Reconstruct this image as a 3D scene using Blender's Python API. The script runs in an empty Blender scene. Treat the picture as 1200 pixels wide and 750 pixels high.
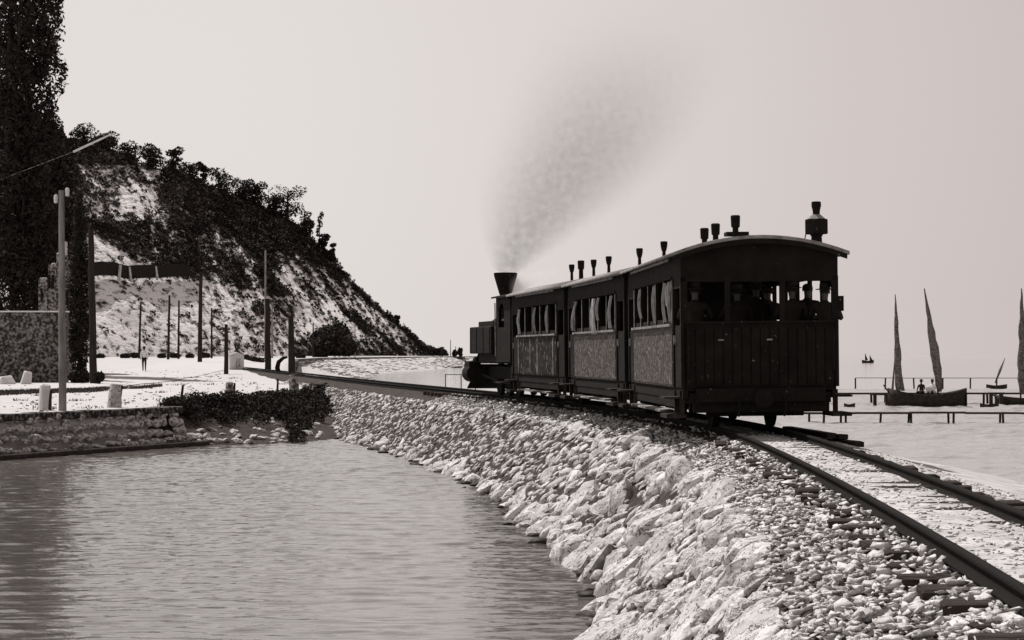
import bpy, bmesh, math, random
import numpy as np
from mathutils import Vector, Matrix, noise
R = math.radians
PI = math.pi
random.seed(7); rng = np.random.default_rng(7)
sc = bpy.context.scene
col = sc.collection

# ------------------------------------------------------------------ camera
F = 2400.0            # focal length in photo pixels (1200 px wide)
HZ = 415.0            # horizon row in the photo
CAMH = 1.0            # camera height over the rail heads, metres
cam = bpy.data.cameras.new('camera'); camo = bpy.data.objects.new('camera', cam); col.objects.link(camo)
camo.location = (0, 0, CAMH); camo.rotation_euler = (R(90), 0, 0)
cam.sensor_width = 36; cam.lens = 36*F/1200; cam.shift_y = (HZ-375)/1200
cam.clip_start = 0.1; cam.clip_end = 60000
sc.camera = camo
# ------------------------------------------------------------------ light
SUN_AZ = Vector((-0.58, 0.81, 0)).normalized(); SUN_EL = R(57)
sdir = Vector((SUN_AZ.x*math.cos(SUN_EL), SUN_AZ.y*math.cos(SUN_EL), math.sin(SUN_EL)))
sl = bpy.data.lights.new('sun', 'SUN'); sl.energy = 4.9; sl.angle = R(0.5); sl.color = (1.0, 0.965, 0.94)
so = bpy.data.objects.new('sun', sl); col.objects.link(so); so.rotation_euler = sdir.to_track_quat('Z', 'Y').to_euler(); so.location = (-30, 10, 60)
world = bpy.data.worlds.new("World"); sc.world = world; world.use_nodes = True
nt = world.node_tree; nt.nodes.clear()
def N(t, ty, **kw):
    n = t.nodes.new(ty)
    for k, v in kw.items(): setattr(n, k, v)
    return n
sky = N(nt, 'ShaderNodeTexSky'); sky.sky_type = 'NISHITA'; sky.sun_disc = False
sky.sun_elevation = SUN_EL; sky.sun_rotation = math.atan2(sdir.x, sdir.y)
sky.air_density = 1.0; sky.dust_density = 3.5; sky.ozone_density = 1.0
bw = N(nt, 'ShaderNodeRGBToBW'); nt.links.new(sky.outputs[0], bw.inputs[0])
mr = N(nt, 'ShaderNodeMapRange'); mr.inputs[1].default_value = 2; mr.inputs[2].default_value = 22
mr.inputs[3].default_value = 9.4; mr.inputs[4].default_value = 10.6
nt.links.new(bw.outputs[0], mr.inputs[0])
# hazy summer sky: pale all over, a little deeper away from the sun's side and towards the zenith
wtc = N(nt, 'ShaderNodeTexCoord'); wsx = N(nt, 'ShaderNodeSeparateXYZ'); nt.links.new(wtc.outputs['Generated'], wsx.inputs[0])
mx_ = N(nt, 'ShaderNodeMapRange'); mx_.interpolation_type = 'SMOOTHSTEP'; mx_.inputs[1].default_value = -0.16; mx_.inputs[2].default_value = 0.42; nt.links.new(wsx.outputs[0], mx_.inputs[0])
side = N(nt, 'ShaderNodeMix', data_type='RGBA'); nt.links.new(mx_.outputs[0], side.inputs[0]); side.inputs[6].default_value = (.800, .755, .732, 1); side.inputs[7].default_value = (.585, .505, .495, 1)
mz_ = N(nt, 'ShaderNodeMapRange'); mz_.interpolation_type = 'SMOOTHSTEP'; mz_.inputs[1].default_value = 0.12; mz_.inputs[2].default_value = 0.9; mz_.inputs[3].default_value = 1.0; mz_.inputs[4].default_value = 0.42; nt.links.new(wsx.outputs[2], mz_.inputs[0])
mm_ = N(nt, 'ShaderNodeMath', operation='MULTIPLY'); nt.links.new(mr.outputs[0], mm_.inputs[0]); nt.links.new(mz_.outputs[0], mm_.inputs[1])
tint = N(nt, 'ShaderNodeMix', data_type='RGBA', blend_type='MULTIPLY'); tint.inputs[0].default_value = 1
nt.links.new(mm_.outputs[0], tint.inputs[6]); nt.links.new(side.outputs[2], tint.inputs[7])
bg = N(nt, 'ShaderNodeBackground'); bg.inputs[1].default_value = 0.1
nt.links.new(tint.outputs[2], bg.inputs[0])
wo = N(nt, 'ShaderNodeOutputWorld'); nt.links.new(bg.outputs[0], wo.inputs[0])
sc.view_settings.view_transform = 'Standard'; sc.view_settings.look = 'None'
sc.view_settings.exposure = 0; sc.view_settings.gamma = 1
sc.cycles.volume_bounces = 3; sc.cycles.max_bounces = 6; sc.cycles.transparent_max_bounces = 8; sc.cycles.volume_max_steps = 128

# ------------------------------------------------------------------ helpers
def W(px, py, d): return Vector(((px-600)/F*d, d, CAMH-(py-HZ)/F*d))
def G(px, py, z):
    d = (CAMH-z)*F/(py-HZ); return Vector(((px-600)/F*d, d, z))
ZW = -1.6   # water level

def tone(v, warm=1.0):
    if v < 0.08: t = (1.0, 0.80, 0.70)
    elif v < 0.2: t = (1.0, 0.90, 0.85)
    else: t = (1.0, 0.965, 0.95)
    return (v*t[0], v*t[1], v*t[2], 1)

def mat(name, v, v2=None, scale=8, rough=0.85, bump=0.0, bscale=None, detail=6, lo=0.35, hi=0.65, stretch=None, spec=0.12, speck=None, speck_scale=60, speck_at=0.62, metallic=0.0, cracks=None):
    m = bpy.data.materials.new(name); m.use_nodes = True
    t = m.node_tree; b = t.nodes['Principled BSDF']
    b.inputs['Roughness'].default_value = rough; b.inputs['Specular IOR Level'].default_value = spec; b.inputs['Metallic'].default_value = metallic
    tc = N(t, 'ShaderNodeTexCoord'); src = tc.outputs['Object']
    if stretch:
        mp = N(t, 'ShaderNodeMapping'); mp.inputs['Scale'].default_value = stretch[:3]
        if len(stretch) > 3: mp.inputs['Rotation'].default_value = stretch[3]
        t.links.new(src, mp.inputs[0]); src = mp.outputs[0]
    if v2 is None: v2 = v*0.75
    nz = N(t, 'ShaderNodeTexNoise'); nz.inputs['Scale'].default_value = scale; nz.inputs['Detail'].default_value = detail
    t.links.new(src, nz.inputs[0])
    r = N(t, 'ShaderNodeValToRGB'); r.color_ramp.elements[0].position = lo; r.color_ramp.elements[1].position = hi
    r.color_ramp.elements[0].color = tone(v2); r.color_ramp.elements[1].color = tone(v)
    t.links.new(nz.outputs[0], r.inputs[0]); out = r.outputs[0]
    if speck is not None:
        n3 = N(t, 'ShaderNodeTexNoise'); n3.inputs['Scale'].default_value = speck_scale; n3.inputs['Detail'].default_value = 3
        t.links.new(src, n3.inputs[0])
        mp3 = N(t, 'ShaderNodeMapRange'); mp3.inputs[1].default_value = speck_at; mp3.inputs[2].default_value = speck_at+0.05
        t.links.new(n3.outputs[0], mp3.inputs[0])
        mx = N(t, 'ShaderNodeMix', data_type='RGBA'); t.links.new(mp3.outputs[0], mx.inputs[0])
        t.links.new(out, mx.inputs[6]); mx.inputs[7].default_value = tone(speck); out = mx.outputs[2]
    if cracks:
        nc_ = N(t, 'ShaderNodeTexNoise'); nc_.inputs['Scale'].default_value = cracks; nc_.inputs['Detail'].default_value = 6; nc_.inputs['Roughness'].default_value = .65; t.links.new(src, nc_.inputs[0])
        c1 = N(t, 'ShaderNodeMath', operation='SUBTRACT'); c1.inputs[1].default_value = .5; t.links.new(nc_.outputs[0], c1.inputs[0])
        c2 = N(t, 'ShaderNodeMath', operation='ABSOLUTE'); t.links.new(c1.outputs[0], c2.inputs[0])
        c3 = N(t, 'ShaderNodeMapRange'); c3.inputs[1].default_value = .004; c3.inputs[2].default_value = .016; c3.inputs[3].default_value = 1; c3.inputs[4].default_value = 0; t.links.new(c2.outputs[0], c3.inputs[0])
        mc = N(t, 'ShaderNodeMix', data_type='RGBA'); t.links.new(c3.outputs[0], mc.inputs[0]); t.links.new(out, mc.inputs[6]); mc.inputs[7].default_value = tone(.07); out = mc.outputs[2]
    t.links.new(out, b.inputs['Base Color'])
    if bump:
        n2 = N(t, 'ShaderNodeTexNoise'); n2.inputs['Scale'].default_value = bscale or scale*2; n2.inputs['Detail'].default_value = 5
        t.links.new(src, n2.inputs[0])
        bp = N(t, 'ShaderNodeBump'); bp.inputs['Strength'].default_value = bump; bp.inputs['Distance'].default_value = 0.05
        t.links.new(n2.outputs[0], bp.inputs['Height']); t.links.new(bp.outputs[0], b.inputs['Normal'])
    return m

M = {}
M['rock']   = mat('pale limestone', 0.64, 0.44, 2.6, 0.9, 0.9, 5, speck=0.10, speck_scale=14, speck_at=0.63, cracks=2.6)
M['rock2']  = mat('weathered limestone', 0.54, 0.34, 4, 0.9, 0.9, 6, speck=0.08, speck_scale=12, speck_at=0.61, cracks=3.4)
M['ballast']= mat('ballast stone', 0.68, 0.42, 5, 0.9, 0.5, 30)
M['ballast2']= mat('darker ballast stone', 0.36, 0.20, 5, 0.9, 0.5, 30)
M['soil']   = mat('soil darkened for gap shade', 0.07, 0.025, 6, 0.95, 0.6, 20)  # soil tone kept dark to stand in for shade in the stone gaps
M['dust']   = mat('pale trackbed dust', 0.56, 0.38, 3.0, 0.95, 0.8, 18, speck=0.08, speck_scale=13, speck_at=0.59)
M['beach']  = mat('beach gravel', 0.50, 0.38, 1.5, 0.95, 0.6, 10, speck=0.10, speck_scale=5, speck_at=0.62, stretch=(0.45, 1.0, 1))
M['land']   = mat('sunlit dry ground', 0.50, 0.45, 0.3, 0.95, 0.3, 3, speck=0.3, speck_scale=2.4, speck_at=0.68)
M['road']   = mat('white limestone road dust', 0.52, 0.47, 0.4, 0.95, 0.2, 4)
M['rust']   = mat('dark rusted steel', 0.011, 0.007, 20, 0.95, 0.3, 60)
M['sleeper']= mat('tarred timber sleeper', 0.06, 0.02, 6, 0.9, 0.7, 12, stretch=(0.6, 6, 6))
M['black']  = mat('black locomotive paint', 0.014, 0.009, 8, 0.85, 0.2, 30, speck=0.13, speck_scale=14, speck_at=0.69)
M['car']    = mat('dark carriage paint', 0.015, 0.009, 5, 0.9, 0.2, 20, speck=0.17, speck_scale=19, speck_at=0.70)
M['panel']  = mat('weathered varnished panel', 0.14, 0.055, 26, 0.75, 0.5, 40, lo=0.44, hi=0.58, speck=0.36, speck_scale=30, speck_at=0.60, stretch=(1, 1, 0.55))
M['trim']   = mat('pale carriage trim', 0.34, 0.12, 9, 0.7)
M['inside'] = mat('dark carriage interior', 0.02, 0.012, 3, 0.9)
M['roof']   = mat('grey canvas roof', 0.30, 0.16, 6, 0.85, 0.3, 20)
M['cloth']  = mat('pale curtain cloth', 0.42, 0.2, 8, 0.9)
M['cabin']  = mat('soot', 0.02, 0.012, 3, 0.9)
M['bark']   = mat('dark bark', 0.05, 0.02, 8, 0.95, 0.6, 20)
M['pole']   = mat('weathered pole timber', 0.30, 0.14, 8, 0.9, 0.4, 20, stretch=(1, 1, 0.15))
M['darkpole']= mat('creosoted pole timber', 0.035, 0.018, 8, 0.9, 0.4, 20, stretch=(1, 1, 0.15))
M['porcelain'] = mat('white porcelain', 0.75, 0.7, 5, 0.3)
M['leafd']  = mat('dark foliage', 0.035, 0.014, 1.2, 0.8, speck=0.30, speck_scale=1.6, speck_at=0.70)
M['leafh']  = mat('hillside foliage', 0.04, 0.016, 0.25, 0.85)
M['scrub']  = mat('dry scrub', 0.12, 0.05, 0.3, 0.9)
M['grass']  = mat('verge grass', 0.11, 0.035, 3, 0.9)
M['wood']   = mat('old boat timber', 0.04, 0.02, 6, 0.7)
M['sail']   = mat('furled sail cloth', 0.17, 0.06, 9, 0.9, 0.5, 20, speck=0.35, speck_scale=26, speck_at=0.62)
M['white']  = mat('whitewashed stone', 0.66, 0.5, 3, 0.9, 0.3, 12)
M['masonry']= mat('rubble masonry', 0.30, 0.06, 6.5, 0.95, 0.9, 8, lo=0.44, hi=0.56)
M['darkmasonry'] = mat('mossy dark masonry', 0.20, 0.03, 7, 0.95, 0.9, 9, lo=0.45, hi=0.62)
M['skin']   = mat('skin', 0.12, 0.09, 5, 0.7)
M['shirt']  = mat('pale shirt', 0.8, 0.7, 9, 0.9)
M['dark_clothes'] = mat('dark clothes', 0.03, 0.018, 9, 0.9)
M['straw']  = mat('hat felt', 0.06, 0.03, 9, 0.9)

def water(name, base, rough, sc1, sc2, strength, dist, ang=0):
    m = bpy.data.materials.new(name); m.use_nodes = True; t = m.node_tree; b = t.nodes['Principled BSDF']
    b.inputs['Base Color'].default_value = tone(base); b.inputs['Roughness'].default_value = rough; b.inputs['IOR'].default_value = 1.95
    tc = N(t, 'ShaderNodeTexCoord'); h = None
    for (s, st, w) in ((sc1, (0.30, 1, 1), 1.0), (sc2, (0.45, 1, 1), 0.45)):
        mp = N(t, 'ShaderNodeMapping'); mp.inputs['Scale'].default_value = st; mp.inputs['Rotation'].default_value = (0, 0, ang)
        t.links.new(tc.outputs['Object'], mp.inputs[0])
        nz = N(t, 'ShaderNodeTexNoise'); nz.inputs['Scale'].default_value = s; nz.inputs['Detail'].default_value = 4; nz.inputs['Roughness'].default_value = 0.55; nz.inputs['Distortion'].default_value = 0.4
        t.links.new(mp.outputs[0], nz.inputs[0])
        mu = N(t, 'ShaderNodeMath', operation='MULTIPLY'); mu.inputs[1].default_value = w; t.links.new(nz.outputs[0], mu.inputs[0])
        if h is None: h = mu.outputs[0]
        else:
            ad = N(t, 'ShaderNodeMath', operation='ADD'); t.links.new(h, ad.inputs[0]); t.links.new(mu.outputs[0], ad.inputs[1]); h = ad.outputs[0]
    bp = N(t, 'ShaderNodeBump'); bp.inputs['Strength'].default_value = strength; bp.inputs['Distance'].default_value = dist
    t.links.new(h, bp.inputs['Height']); t.links.new(bp.outputs[0], b.inputs['Normal'])
    return m
M['pond'] = water('rippled pond water', 0.10, 0.03, 7.0, 18.0, 0.35, 0.02)
M['sea']  = water('shallow pale sea water', 0.36, 0.08, 1.6, 5.0, 1.0, 0.10)

def tag(o, label=None, cat=None, group=None, kind=None):
    if label: o['label'] = label
    if cat: o['category'] = cat
    if group: o['group'] = group
    if kind: o['kind'] = kind
    return o
def empty(name, loc, rz=0, label=None, cat=None, group=None, kind=None):
    o = bpy.data.objects.new(name, None); o.empty_display_size = 0.2; o.location = loc; o.rotation_euler = (0, 0, rz); col.objects.link(o)
    return tag(o, label, cat, group, kind)
def link(name, me, m=None, parent=None, loc=None, rot=None, scale=None):
    o = bpy.data.objects.new(name, me)
    if m is not None and not me.materials: me.materials.append(m)
    if loc is not None: o.location = loc
    if rot is not None: o.rotation_euler = rot
    if scale is not None: o.scale = scale
    col.objects.link(o)
    if parent: o.parent = parent
    return o
def np_mesh(name, V, Fc, smooth=False):
    """V (n,3) array, Fc (m,k) array of constant k"""
    V = np.asarray(V, dtype=np.float32); Fc = np.asarray(Fc, dtype=np.int32)
    me = bpy.data.meshes.new(name); k = Fc.shape[1]
    me.vertices.add(len(V)); me.vertices.foreach_set('co', V.ravel())
    me.loops.add(Fc.size); me.loops.foreach_set('vertex_index', Fc.ravel())
    me.polygons.add(len(Fc)); me.polygons.foreach_set('loop_start', np.arange(0, Fc.size, k, dtype=np.int32))
    me.polygons.foreach_set('loop_total', np.full(len(Fc), k, dtype=np.int32))
    if smooth: me.polygons.foreach_set('use_smooth', np.ones(len(Fc), dtype=bool))
    me.update(calc_edges=True); me.validate()
    return me

class MB:
    """collects shapes into one mesh"""
    def __init__(s): s.bm = bmesh.new()
    def box(s, c, d, rot=None, bev=0.0, taper=None):
        r = bmesh.ops.create_cube(s.bm, size=1.0); vs = r['verts']
        if taper:
            for v in vs:
                if v.co.z > 0: v.co.x *= taper[0]; v.co.y *= taper[1]
        bmesh.ops.scale(s.bm, vec=Vector(d), verts=vs)
        if bev: 
            es = list({e for v in vs for e in v.link_edges})
            rb = bmesh.ops.bevel(s.bm, geom=es, offset=bev, segments=1, affect='EDGES')
            vs = list({v for f in rb['faces'] for v in f.verts} | {v for v in vs if v.is_valid})
        if rot is not None: bmesh.ops.rotate(s.bm, cent=(0, 0, 0), matrix=(rot if isinstance(rot, Matrix) else Matrix.Rotation(rot, 3, 'Z')), verts=vs)
        bmesh.ops.translate(s.bm, vec=Vector(c), verts=vs); return s
    def bar(s, a, b, w, h=None):
        a = Vector(a); b = Vector(b); d = b-a; q = d.to_track_quat('Y', 'Z').to_matrix()
        return s.box((a+b)/2, (w, d.length, h or w), q)
    def tube(s, pts, rad, n=8, cap=True):
        pts = [Vector(p) for p in pts]; rings = []
        q = None; pt = None
        for i, p in enumerate(pts):
            t = (pts[min(i+1, len(pts)-1)]-pts[max(i-1, 0)])
            t = t.normalized() if t.length > 1e-6 else Vector((0, 0, 1))
            q = t.to_track_quat('Z', 'Y').to_matrix() if q is None else pt.rotation_difference(t).to_matrix()@q
            pt = t
            r = rad[i] if isinstance(rad, (list, tuple)) else rad
            rings.append([s.bm.verts.new(p+q@Vector((r*math.cos(2*PI*k/n), r*math.sin(2*PI*k/n), 0))) for k in range(n)])
        for a, b in zip(rings, rings[1:]):
            for k in range(n): s.bm.faces.new((a[k], a[(k+1) % n], b[(k+1) % n], b[k]))
        if cap:
            s.bm.faces.new(list(reversed(rings[0]))); s.bm.faces.new(rings[-1])
        return s
    def lathe(s, prof, c=(0, 0, 0), n=14, axis='Z'):
        """prof: (radius, height) list"""
        c = Vector(c); rings = []
        ax = {'Z': Matrix.Identity(3), 'Y': Matrix.Rotation(-PI/2, 3, 'X'), 'X': Matrix.Rotation(PI/2, 3, 'Y')}[axis]
        for r, h in prof:
            rings.append([s.bm.verts.new(c+ax@Vector((max(r, 1e-4)*math.cos(2*PI*k/n), max(r, 1e-4)*math.sin(2*PI*k/n), h))) for k in range(n)])
        for a, b in zip(rings, rings[1:]):
            for k in range(n): s.bm.faces.new((a[k], a[(k+1) % n], b[(k+1) % n], b[k]))
        s.bm.faces.new(list(reversed(rings[0]))); s.bm.faces.new(rings[-1]); return s
    def poly(s, pts, ext):
        """flat polygon pts extruded by vector ext"""
        ext = Vector(ext); a = [s.bm.verts.new(Vector(p)) for p in pts]; b = [s.bm.verts.new(Vector(p)+ext) for p in pts]
        s.bm.faces.new(list(reversed(a))); s.bm.faces.new(b)
        n = len(pts)
        for k in range(n): s.bm.faces.new((a[k], a[(k+1) % n], b[(k+1) % n], b[k]))
        return s
    def mesh(s, name, smooth=False):
        me = bpy.data.meshes.new(name); bmesh.ops.recalc_face_normals(s.bm, faces=s.bm.faces[:]); s.bm.to_mesh(me); s.bm.free()
        if smooth:
            for p in me.polygons: p.use_smooth = True
            me.set_sharp_from_angle(angle=R(40))
        return me
    def build(s, name, m, parent=None, loc=None, rot=None, smooth=False):
        return link(name, s.mesh(name, smooth), m, parent, loc, rot)

def copy_tree(o, parent=None):
    c = o.copy(); col.objects.link(c); c.parent = parent
    for ch in list(o.children): copy_tree(ch, c)
    return c

def vnoise(x, y, z=0.0): return noise.noise(Vector((x, y, z)))

# rock prototypes --------------------------------------------------------
def hull_rock(seed, npts=13, sq=(1, 1, 0.7), bev=0.0):
    rr = random.Random(seed); bm = bmesh.new()
    for i in range(npts):
        v = Vector((rr.gauss(0, 1), rr.gauss(0, 1), rr.gauss(0, 1))).normalized()*rr.uniform(0.8, 1.05)
        bm.verts.new((v.x*sq[0]*0.5, v.y*sq[1]*0.5, v.z*sq[2]*0.5))
    r = bmesh.ops.convex_hull(bm, input=bm.verts[:])
    bmesh.ops.delete(bm, geom=[g for g in r['geom_interior'] if isinstance(g, bmesh.types.BMVert)], context='VERTS')
    if bev: bmesh.ops.bevel(bm, geom=bm.edges[:], offset=bev, segments=1, affect='EDGES', clamp_overlap=True)
    bmesh.ops.triangulate(bm, faces=bm.faces[:])
    me = bpy.data.meshes.new('stone'); bm.to_mesh(me); bm.free(); return me
def mesh_arrays(me):
    V = np.empty(len(me.vertices)*3, dtype=np.float32); me.vertices.foreach_get('co', V); V = V.reshape(-1, 3)
    T = np.empty(len(me.polygons)*3, dtype=np.int32); me.polygons.foreach_get('vertices', T); return V, T.reshape(-1, 3)
def joined(name, protos, places, m, parent=None, kind='stuff', label=None, cat=None):
    """places: list of (proto index, Matrix 4x4)"""
    A = [mesh_arrays(p) for p in protos]; Vs = []; Fs = []; off = 0
    for i, mt in places:
        V, T = A[i]; mm = np.array(mt, dtype=np.float32)
        Vs.append(V@mm[:3, :3].T+mm[:3, 3]); Fs.append(T+off); off += len(V)
    me = np_mesh(name, np.concatenate(Vs), np.concatenate(Fs))
    return tag(link(name, me, m, parent), label, cat, kind=kind)

# leaves -----------------------------------------------------------------
def leaf_quads(P, size, flat=0.0):
    """P (n,3) centres, size scalar or (n,) -> V,F of small random kite shapes"""
    n = len(P); s = (np.ones(n)*size)[:, None]
    a = rng.normal(size=(n, 3)); a /= np.linalg.norm(a, axis=1)[:, None]
    b = rng.normal(size=(n, 3)); b -= (b*a).sum(1)[:, None]*a; b /= np.linalg.norm(b, axis=1)[:, None]
    s2 = s*rng.uniform(0.5, 1.0, (n, 1))
    V = np.stack([P-a*s, P-b*s2*0.6, P+a*s, P+b*s2*0.6], axis=1).reshape(-1, 3)
    return V, np.arange(4*n).reshape(n, 4)
def clump_points(c, r, n):
    v = rng.normal(size=(n, 3)); v /= np.linalg.norm(v, axis=1)[:, None]
    return np.array(c)+v*np.array(r)*(rng.uniform(0.45, 1.0, (n, 1))**0.6)

# ================================================================== TRACK LINE
tp = np.array([(0, 2.0), (4, 2.28), (8.9, 2.62), (12.7, 2.84), (17.3, 3.06), (22.4, 3.22), (27.9, 3.32), (33, 2.95), (39.6, 2.15), (46, 1.08), (53, -.45), (61, -2.1), (70.6, -4.1), (90, -7.85), (109, -11.4), (140, -17.4), (190, -27)])
dd = np.linspace(-2, 190, 1921)
# smoothed piecewise interpolation
xx = np.interp(dd, tp[:, 0], tp[:, 1]); xx[dd < 0] = 2.0+dd[dd < 0]*0.07
ker = np.hanning(131); ker /= ker.sum()
pad = np.concatenate([xx[0]+(np.arange(-65, 0))*(xx[1]-xx[0]), xx, xx[-1]+(np.arange(1, 66))*(xx[-1]-xx[-2])])
xx = np.convolve(pad, ker, 'valid')
def cx(d): return float(np.interp(d, dd, xx))
def head(d):
    e = 0.5; return math.atan2(-(cx(d+e)-cx(d-e)), 2*e)      # rotation about z of a +y axis
def bankw(d): return float(np.interp(d, [10, 18, 22, 26, 31, 37, 44, 53, 61, 75], [.70, .70, .66, .86, 1.0, .93, .90, .80, .95, 1.0]))
def TP(d, u, z):      # point at distance d along, lateral offset u (right positive)
    if -4 < u < -1: u = -1+(u+1)*bankw(d)
    h = head(d); return Vector((cx(d)+u*math.cos(h), d+u*math.sin(h), z))

# ================================================================== GROUND, WATER
me = np_mesh('sea', [(-9000, -200, ZW-.12), (9000, -200, ZW-.12), (30000, 45000, ZW-.12), (-30000, 45000, ZW-.12)], [(0, 1, 2, 3)])
tag(link('sea', me, M['sea']), kind='structure')
# bottom sheet under everything
me = np_mesh('seabed', [(-9000, -200, -3.2), (9000, -200, -3.2), (30000, 45000, -3.2), (-30000, 45000, -3.2)], [(0, 1, 2, 3)])
tag(link('ground', me, M['soil']), kind='structure')

# pond: left of the causeway, real waves
def wave_sheet(name, xs, ys, z, m, comps, mask=None, sharp=2.2):
    X, Y = np.meshgrid(xs, ys); H_ = np.zeros_like(X)
    wr = np.random.default_rng(5)
    for lam, amp, spread in comps:
        th = wr.normal(0, spread); k = 2*PI/lam; ph = wr.uniform(0, 2*PI)
        env = .6+.4*np.sin(X*wr.uniform(.25, .7)+wr.uniform(0, 6))*np.sin(Y*wr.uniform(.2, .5)+wr.uniform(0, 6))
        a_ = k*(X*math.sin(th)+Y*math.cos(th))+ph+1.1*np.sin(X*wr.uniform(1.2, 3.2)+Y*wr.uniform(.4, 1.4)+ph)
        H_ += amp*env*(np.exp(sharp*(np.sin(a_)-1))*2-.6)
    nx, ny = len(xs), len(ys); I = np.arange(nx*ny).reshape(ny, nx)
    Fq = np.stack([I[:-1, :-1], I[:-1, 1:], I[1:, 1:], I[1:, :-1]], axis=-1).reshape(-1, 4)
    V = np.stack([X, Y, z+H_], axis=-1).reshape(-1, 3)
    if mask is not None:
        c = V[Fq[:, 0]]; Fq = Fq[mask(c[:, 0], c[:, 1])]
    return tag(link(name, np_mesh(name, V, Fq, True), m), kind='structure')
wr0 = np.random.default_rng(9)
comps = [(lam, .0070*lam**.95*wr0.uniform(.5, 1.1), .32) for lam in np.geomspace(.32, .85, 16)]+[(lam, .0060*lam, .5) for lam in np.geomspace(.18, .34, 10)]
TX = np.array([cx(v)-2.2 for v in np.arange(0, 70, 1.0)])
wave_sheet('pond_water', np.concatenate([np.arange(-60, -18.6, .45), np.arange(-18.6, 3.4, .085)]), np.arange(15.5, 64, .06), ZW+.01, M['pond'], comps, lambda x, y: (x < np.interp(y, np.arange(0, 70, 1.0), TX)), 5.5)
# land on the left -----------------------------------------------------------
xr = np.array([(36, -19.65), (57, -10.2), (60, -10.05), (74, -8.0), (91, -7.4), (104, -7.8), (116, -10.5), (135, -15), (200, -22), (283, -27), (400, -19), (520, -9), (700, 8)])
def land_z(x, d):
    z = float(np.interp(d, [44, 60, 100, 150, 250, 420], [-0.52, -0.48, -0.42, -0.12, 0.45, 0.6]))
    return z+0.05*vnoise(x*0.2, d*0.2)*(1 if d > 62 else 0.2)
rows = list(np.concatenate([np.arange(36, 130, 1.5), np.arange(130, 300, 6), np.arange(300, 720, 20)]))
V = []; Fq = []; nc = 40
for i, d in enumerate(rows):
    R_ = float(np.interp(d, xr[:, 0], xr[:, 1])); L_ = -0.45*d-45
    for j in range(nc):
        t = 1-(1-j/(nc-3))**1.6 if j < nc-2 else 1
        x = L_+(R_-L_)*t; z = land_z(x, d)
        sp_ = float(np.interp(d, [110, 150, 260], [0, .5, 1]))
        if j == nc-2: x = R_+0.03+sp_*3; z = -1.0+.35*sp_
        if j == nc-1: x = R_+0.3+sp_*9; z = -2.2
        V.append((x, d, z))
        if i and j: a = (i-1)*nc+j-1; Fq.append((a, a+1, a+nc+1, a+nc))
tag(link('coastal_land', np_mesh('coastal_land', V, Fq, False), M['land']), kind='structure')

# road strip, 4 cm camber over the land
def strip(name, line, half, dz, m, kind='structure'):
    V = []; Fq = []; n = len(line)
    for i, (x, d) in enumerate(line):
        a = line[max(i-1, 0)]; b = line[min(i+1, n-1)]; t = Vector((b[0]-a[0], b[1]-a[1])).normalized(); nn = Vector((-t.y, t.x))
        for k in range(5):
            w = (k/2-1)*half; p = (x+nn.x*w, d+nn.y*w); V.append((p[0], p[1], land_z(p[0], p[1])+dz))
        if i:
            for k in range(4): q = (i-1)*5+k; Fq.append((q, q+1, q+6, q+5))
    return tag(link(name, np_mesh(name, V, Fq, True), m), kind=kind)
rl = [(-44, 62), (-30, 66), (-24, 72), (-21, 84), (-21, 100), (-22, 120), (-24, 145), (-28, 180), (-34, 230), (-38, 290), (-34, 360), (-26, 440), (-16, 540)]
rlx = []
for (a, b) in zip(rl, rl[1:]):
    for k in range(6): rlx.append((a[0]+(b[0]-a[0])*k/6, a[1]+(b[1]-a[1])*k/6))
strip('road', rlx, 3.6, 0.03, M['road'])

comps = [(lam, .014*lam**1.0*wr0.uniform(.6, 1.2), .4) for lam in np.geomspace(.55, 2.2, 24)]
wave_sheet('bay_water', np.concatenate([np.arange(2.5, 40, .19), np.arange(40, 56, .5)]), np.arange(30, 150, .15), ZW+.01, M['sea'], comps, lambda x, y: (x > np.interp(y, tp[:, 0], tp[:, 1])+1.0) & (x < .36*y+1))
# beach on the right of the causeway -------------------------------------------
V = []; Fq = []; nc = 22; rows = list(np.arange(1, 110, 1.2))
for i, d in enumerate(rows):
    w = float(np.interp(d, [0, 10, 20, 43, 62, 75, 90, 110], [7.5, 7.5, 7.4, 7.0, 6.4, 3.8, 2.2, 2.0]))
    for j in range(nc):
        t = j/(nc-1); u = 0.4+w*t
        z = -0.16-1.62*t**1.25+0.05*vnoise(u*1.1, d*0.5)*min(1, t*4)
        V.append(tuple(TP(d, u, z-(0.25 if j == 0 else 0))))
        if i and j: a = (i-1)*nc+j-1; Fq.append((a, a+1, a+nc+1, a+nc))
tag(link('beach', np_mesh('beach', V, Fq, True), M['beach']), kind='structure')

# ================================================================== CAUSEWAY
emb = empty('embankment', (0, 0, 0), kind='structure')
prof = [(-3.6, -2.3), (-2.95, -1.75), (-2.6, -1.45), (-2.1, -1.05), (-1.6, -0.62), (-1.25, -0.36), (-0.95, -0.24), (-0.68, -0.165), (-0.42, -0.12), (-0.34, -0.082), (0.34, -0.082), (0.46, -0.115), (0.7, -0.13), (1.2, -0.20), (1.7, -0.36)]
V = []; Fq = []; rows = list(np.concatenate([np.arange(0, 60, 0.35), np.arange(60, 190, 2.0)])); nc = len(prof)
for i, d in enumerate(rows):
    for j, (u, z) in enumerate(prof):
        am = 0.10 if -3 < u < -1 else 0.015
        V.append(tuple(TP(d, u, z+am*vnoise(u*2, d*1.3, 3)+(-0.03 if -1.4 < u < -.5 else 0))))
        if i and j: a = (i-1)*nc+j-1; Fq.append((a, a+1, a+nc+1, a+nc))
me = np_mesh('bank_core', V, Fq, True)
me.materials.append(M['soil']); me.materials.append(M['dust'])
k = 0
mi = np.array([1 if (q % (nc-1)) >= 8 else 0 for q in range(len(Fq))], dtype=np.int32)
me.polygons.foreach_set('material_index', mi)
core = link('bank_core', me, None, emb)
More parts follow.
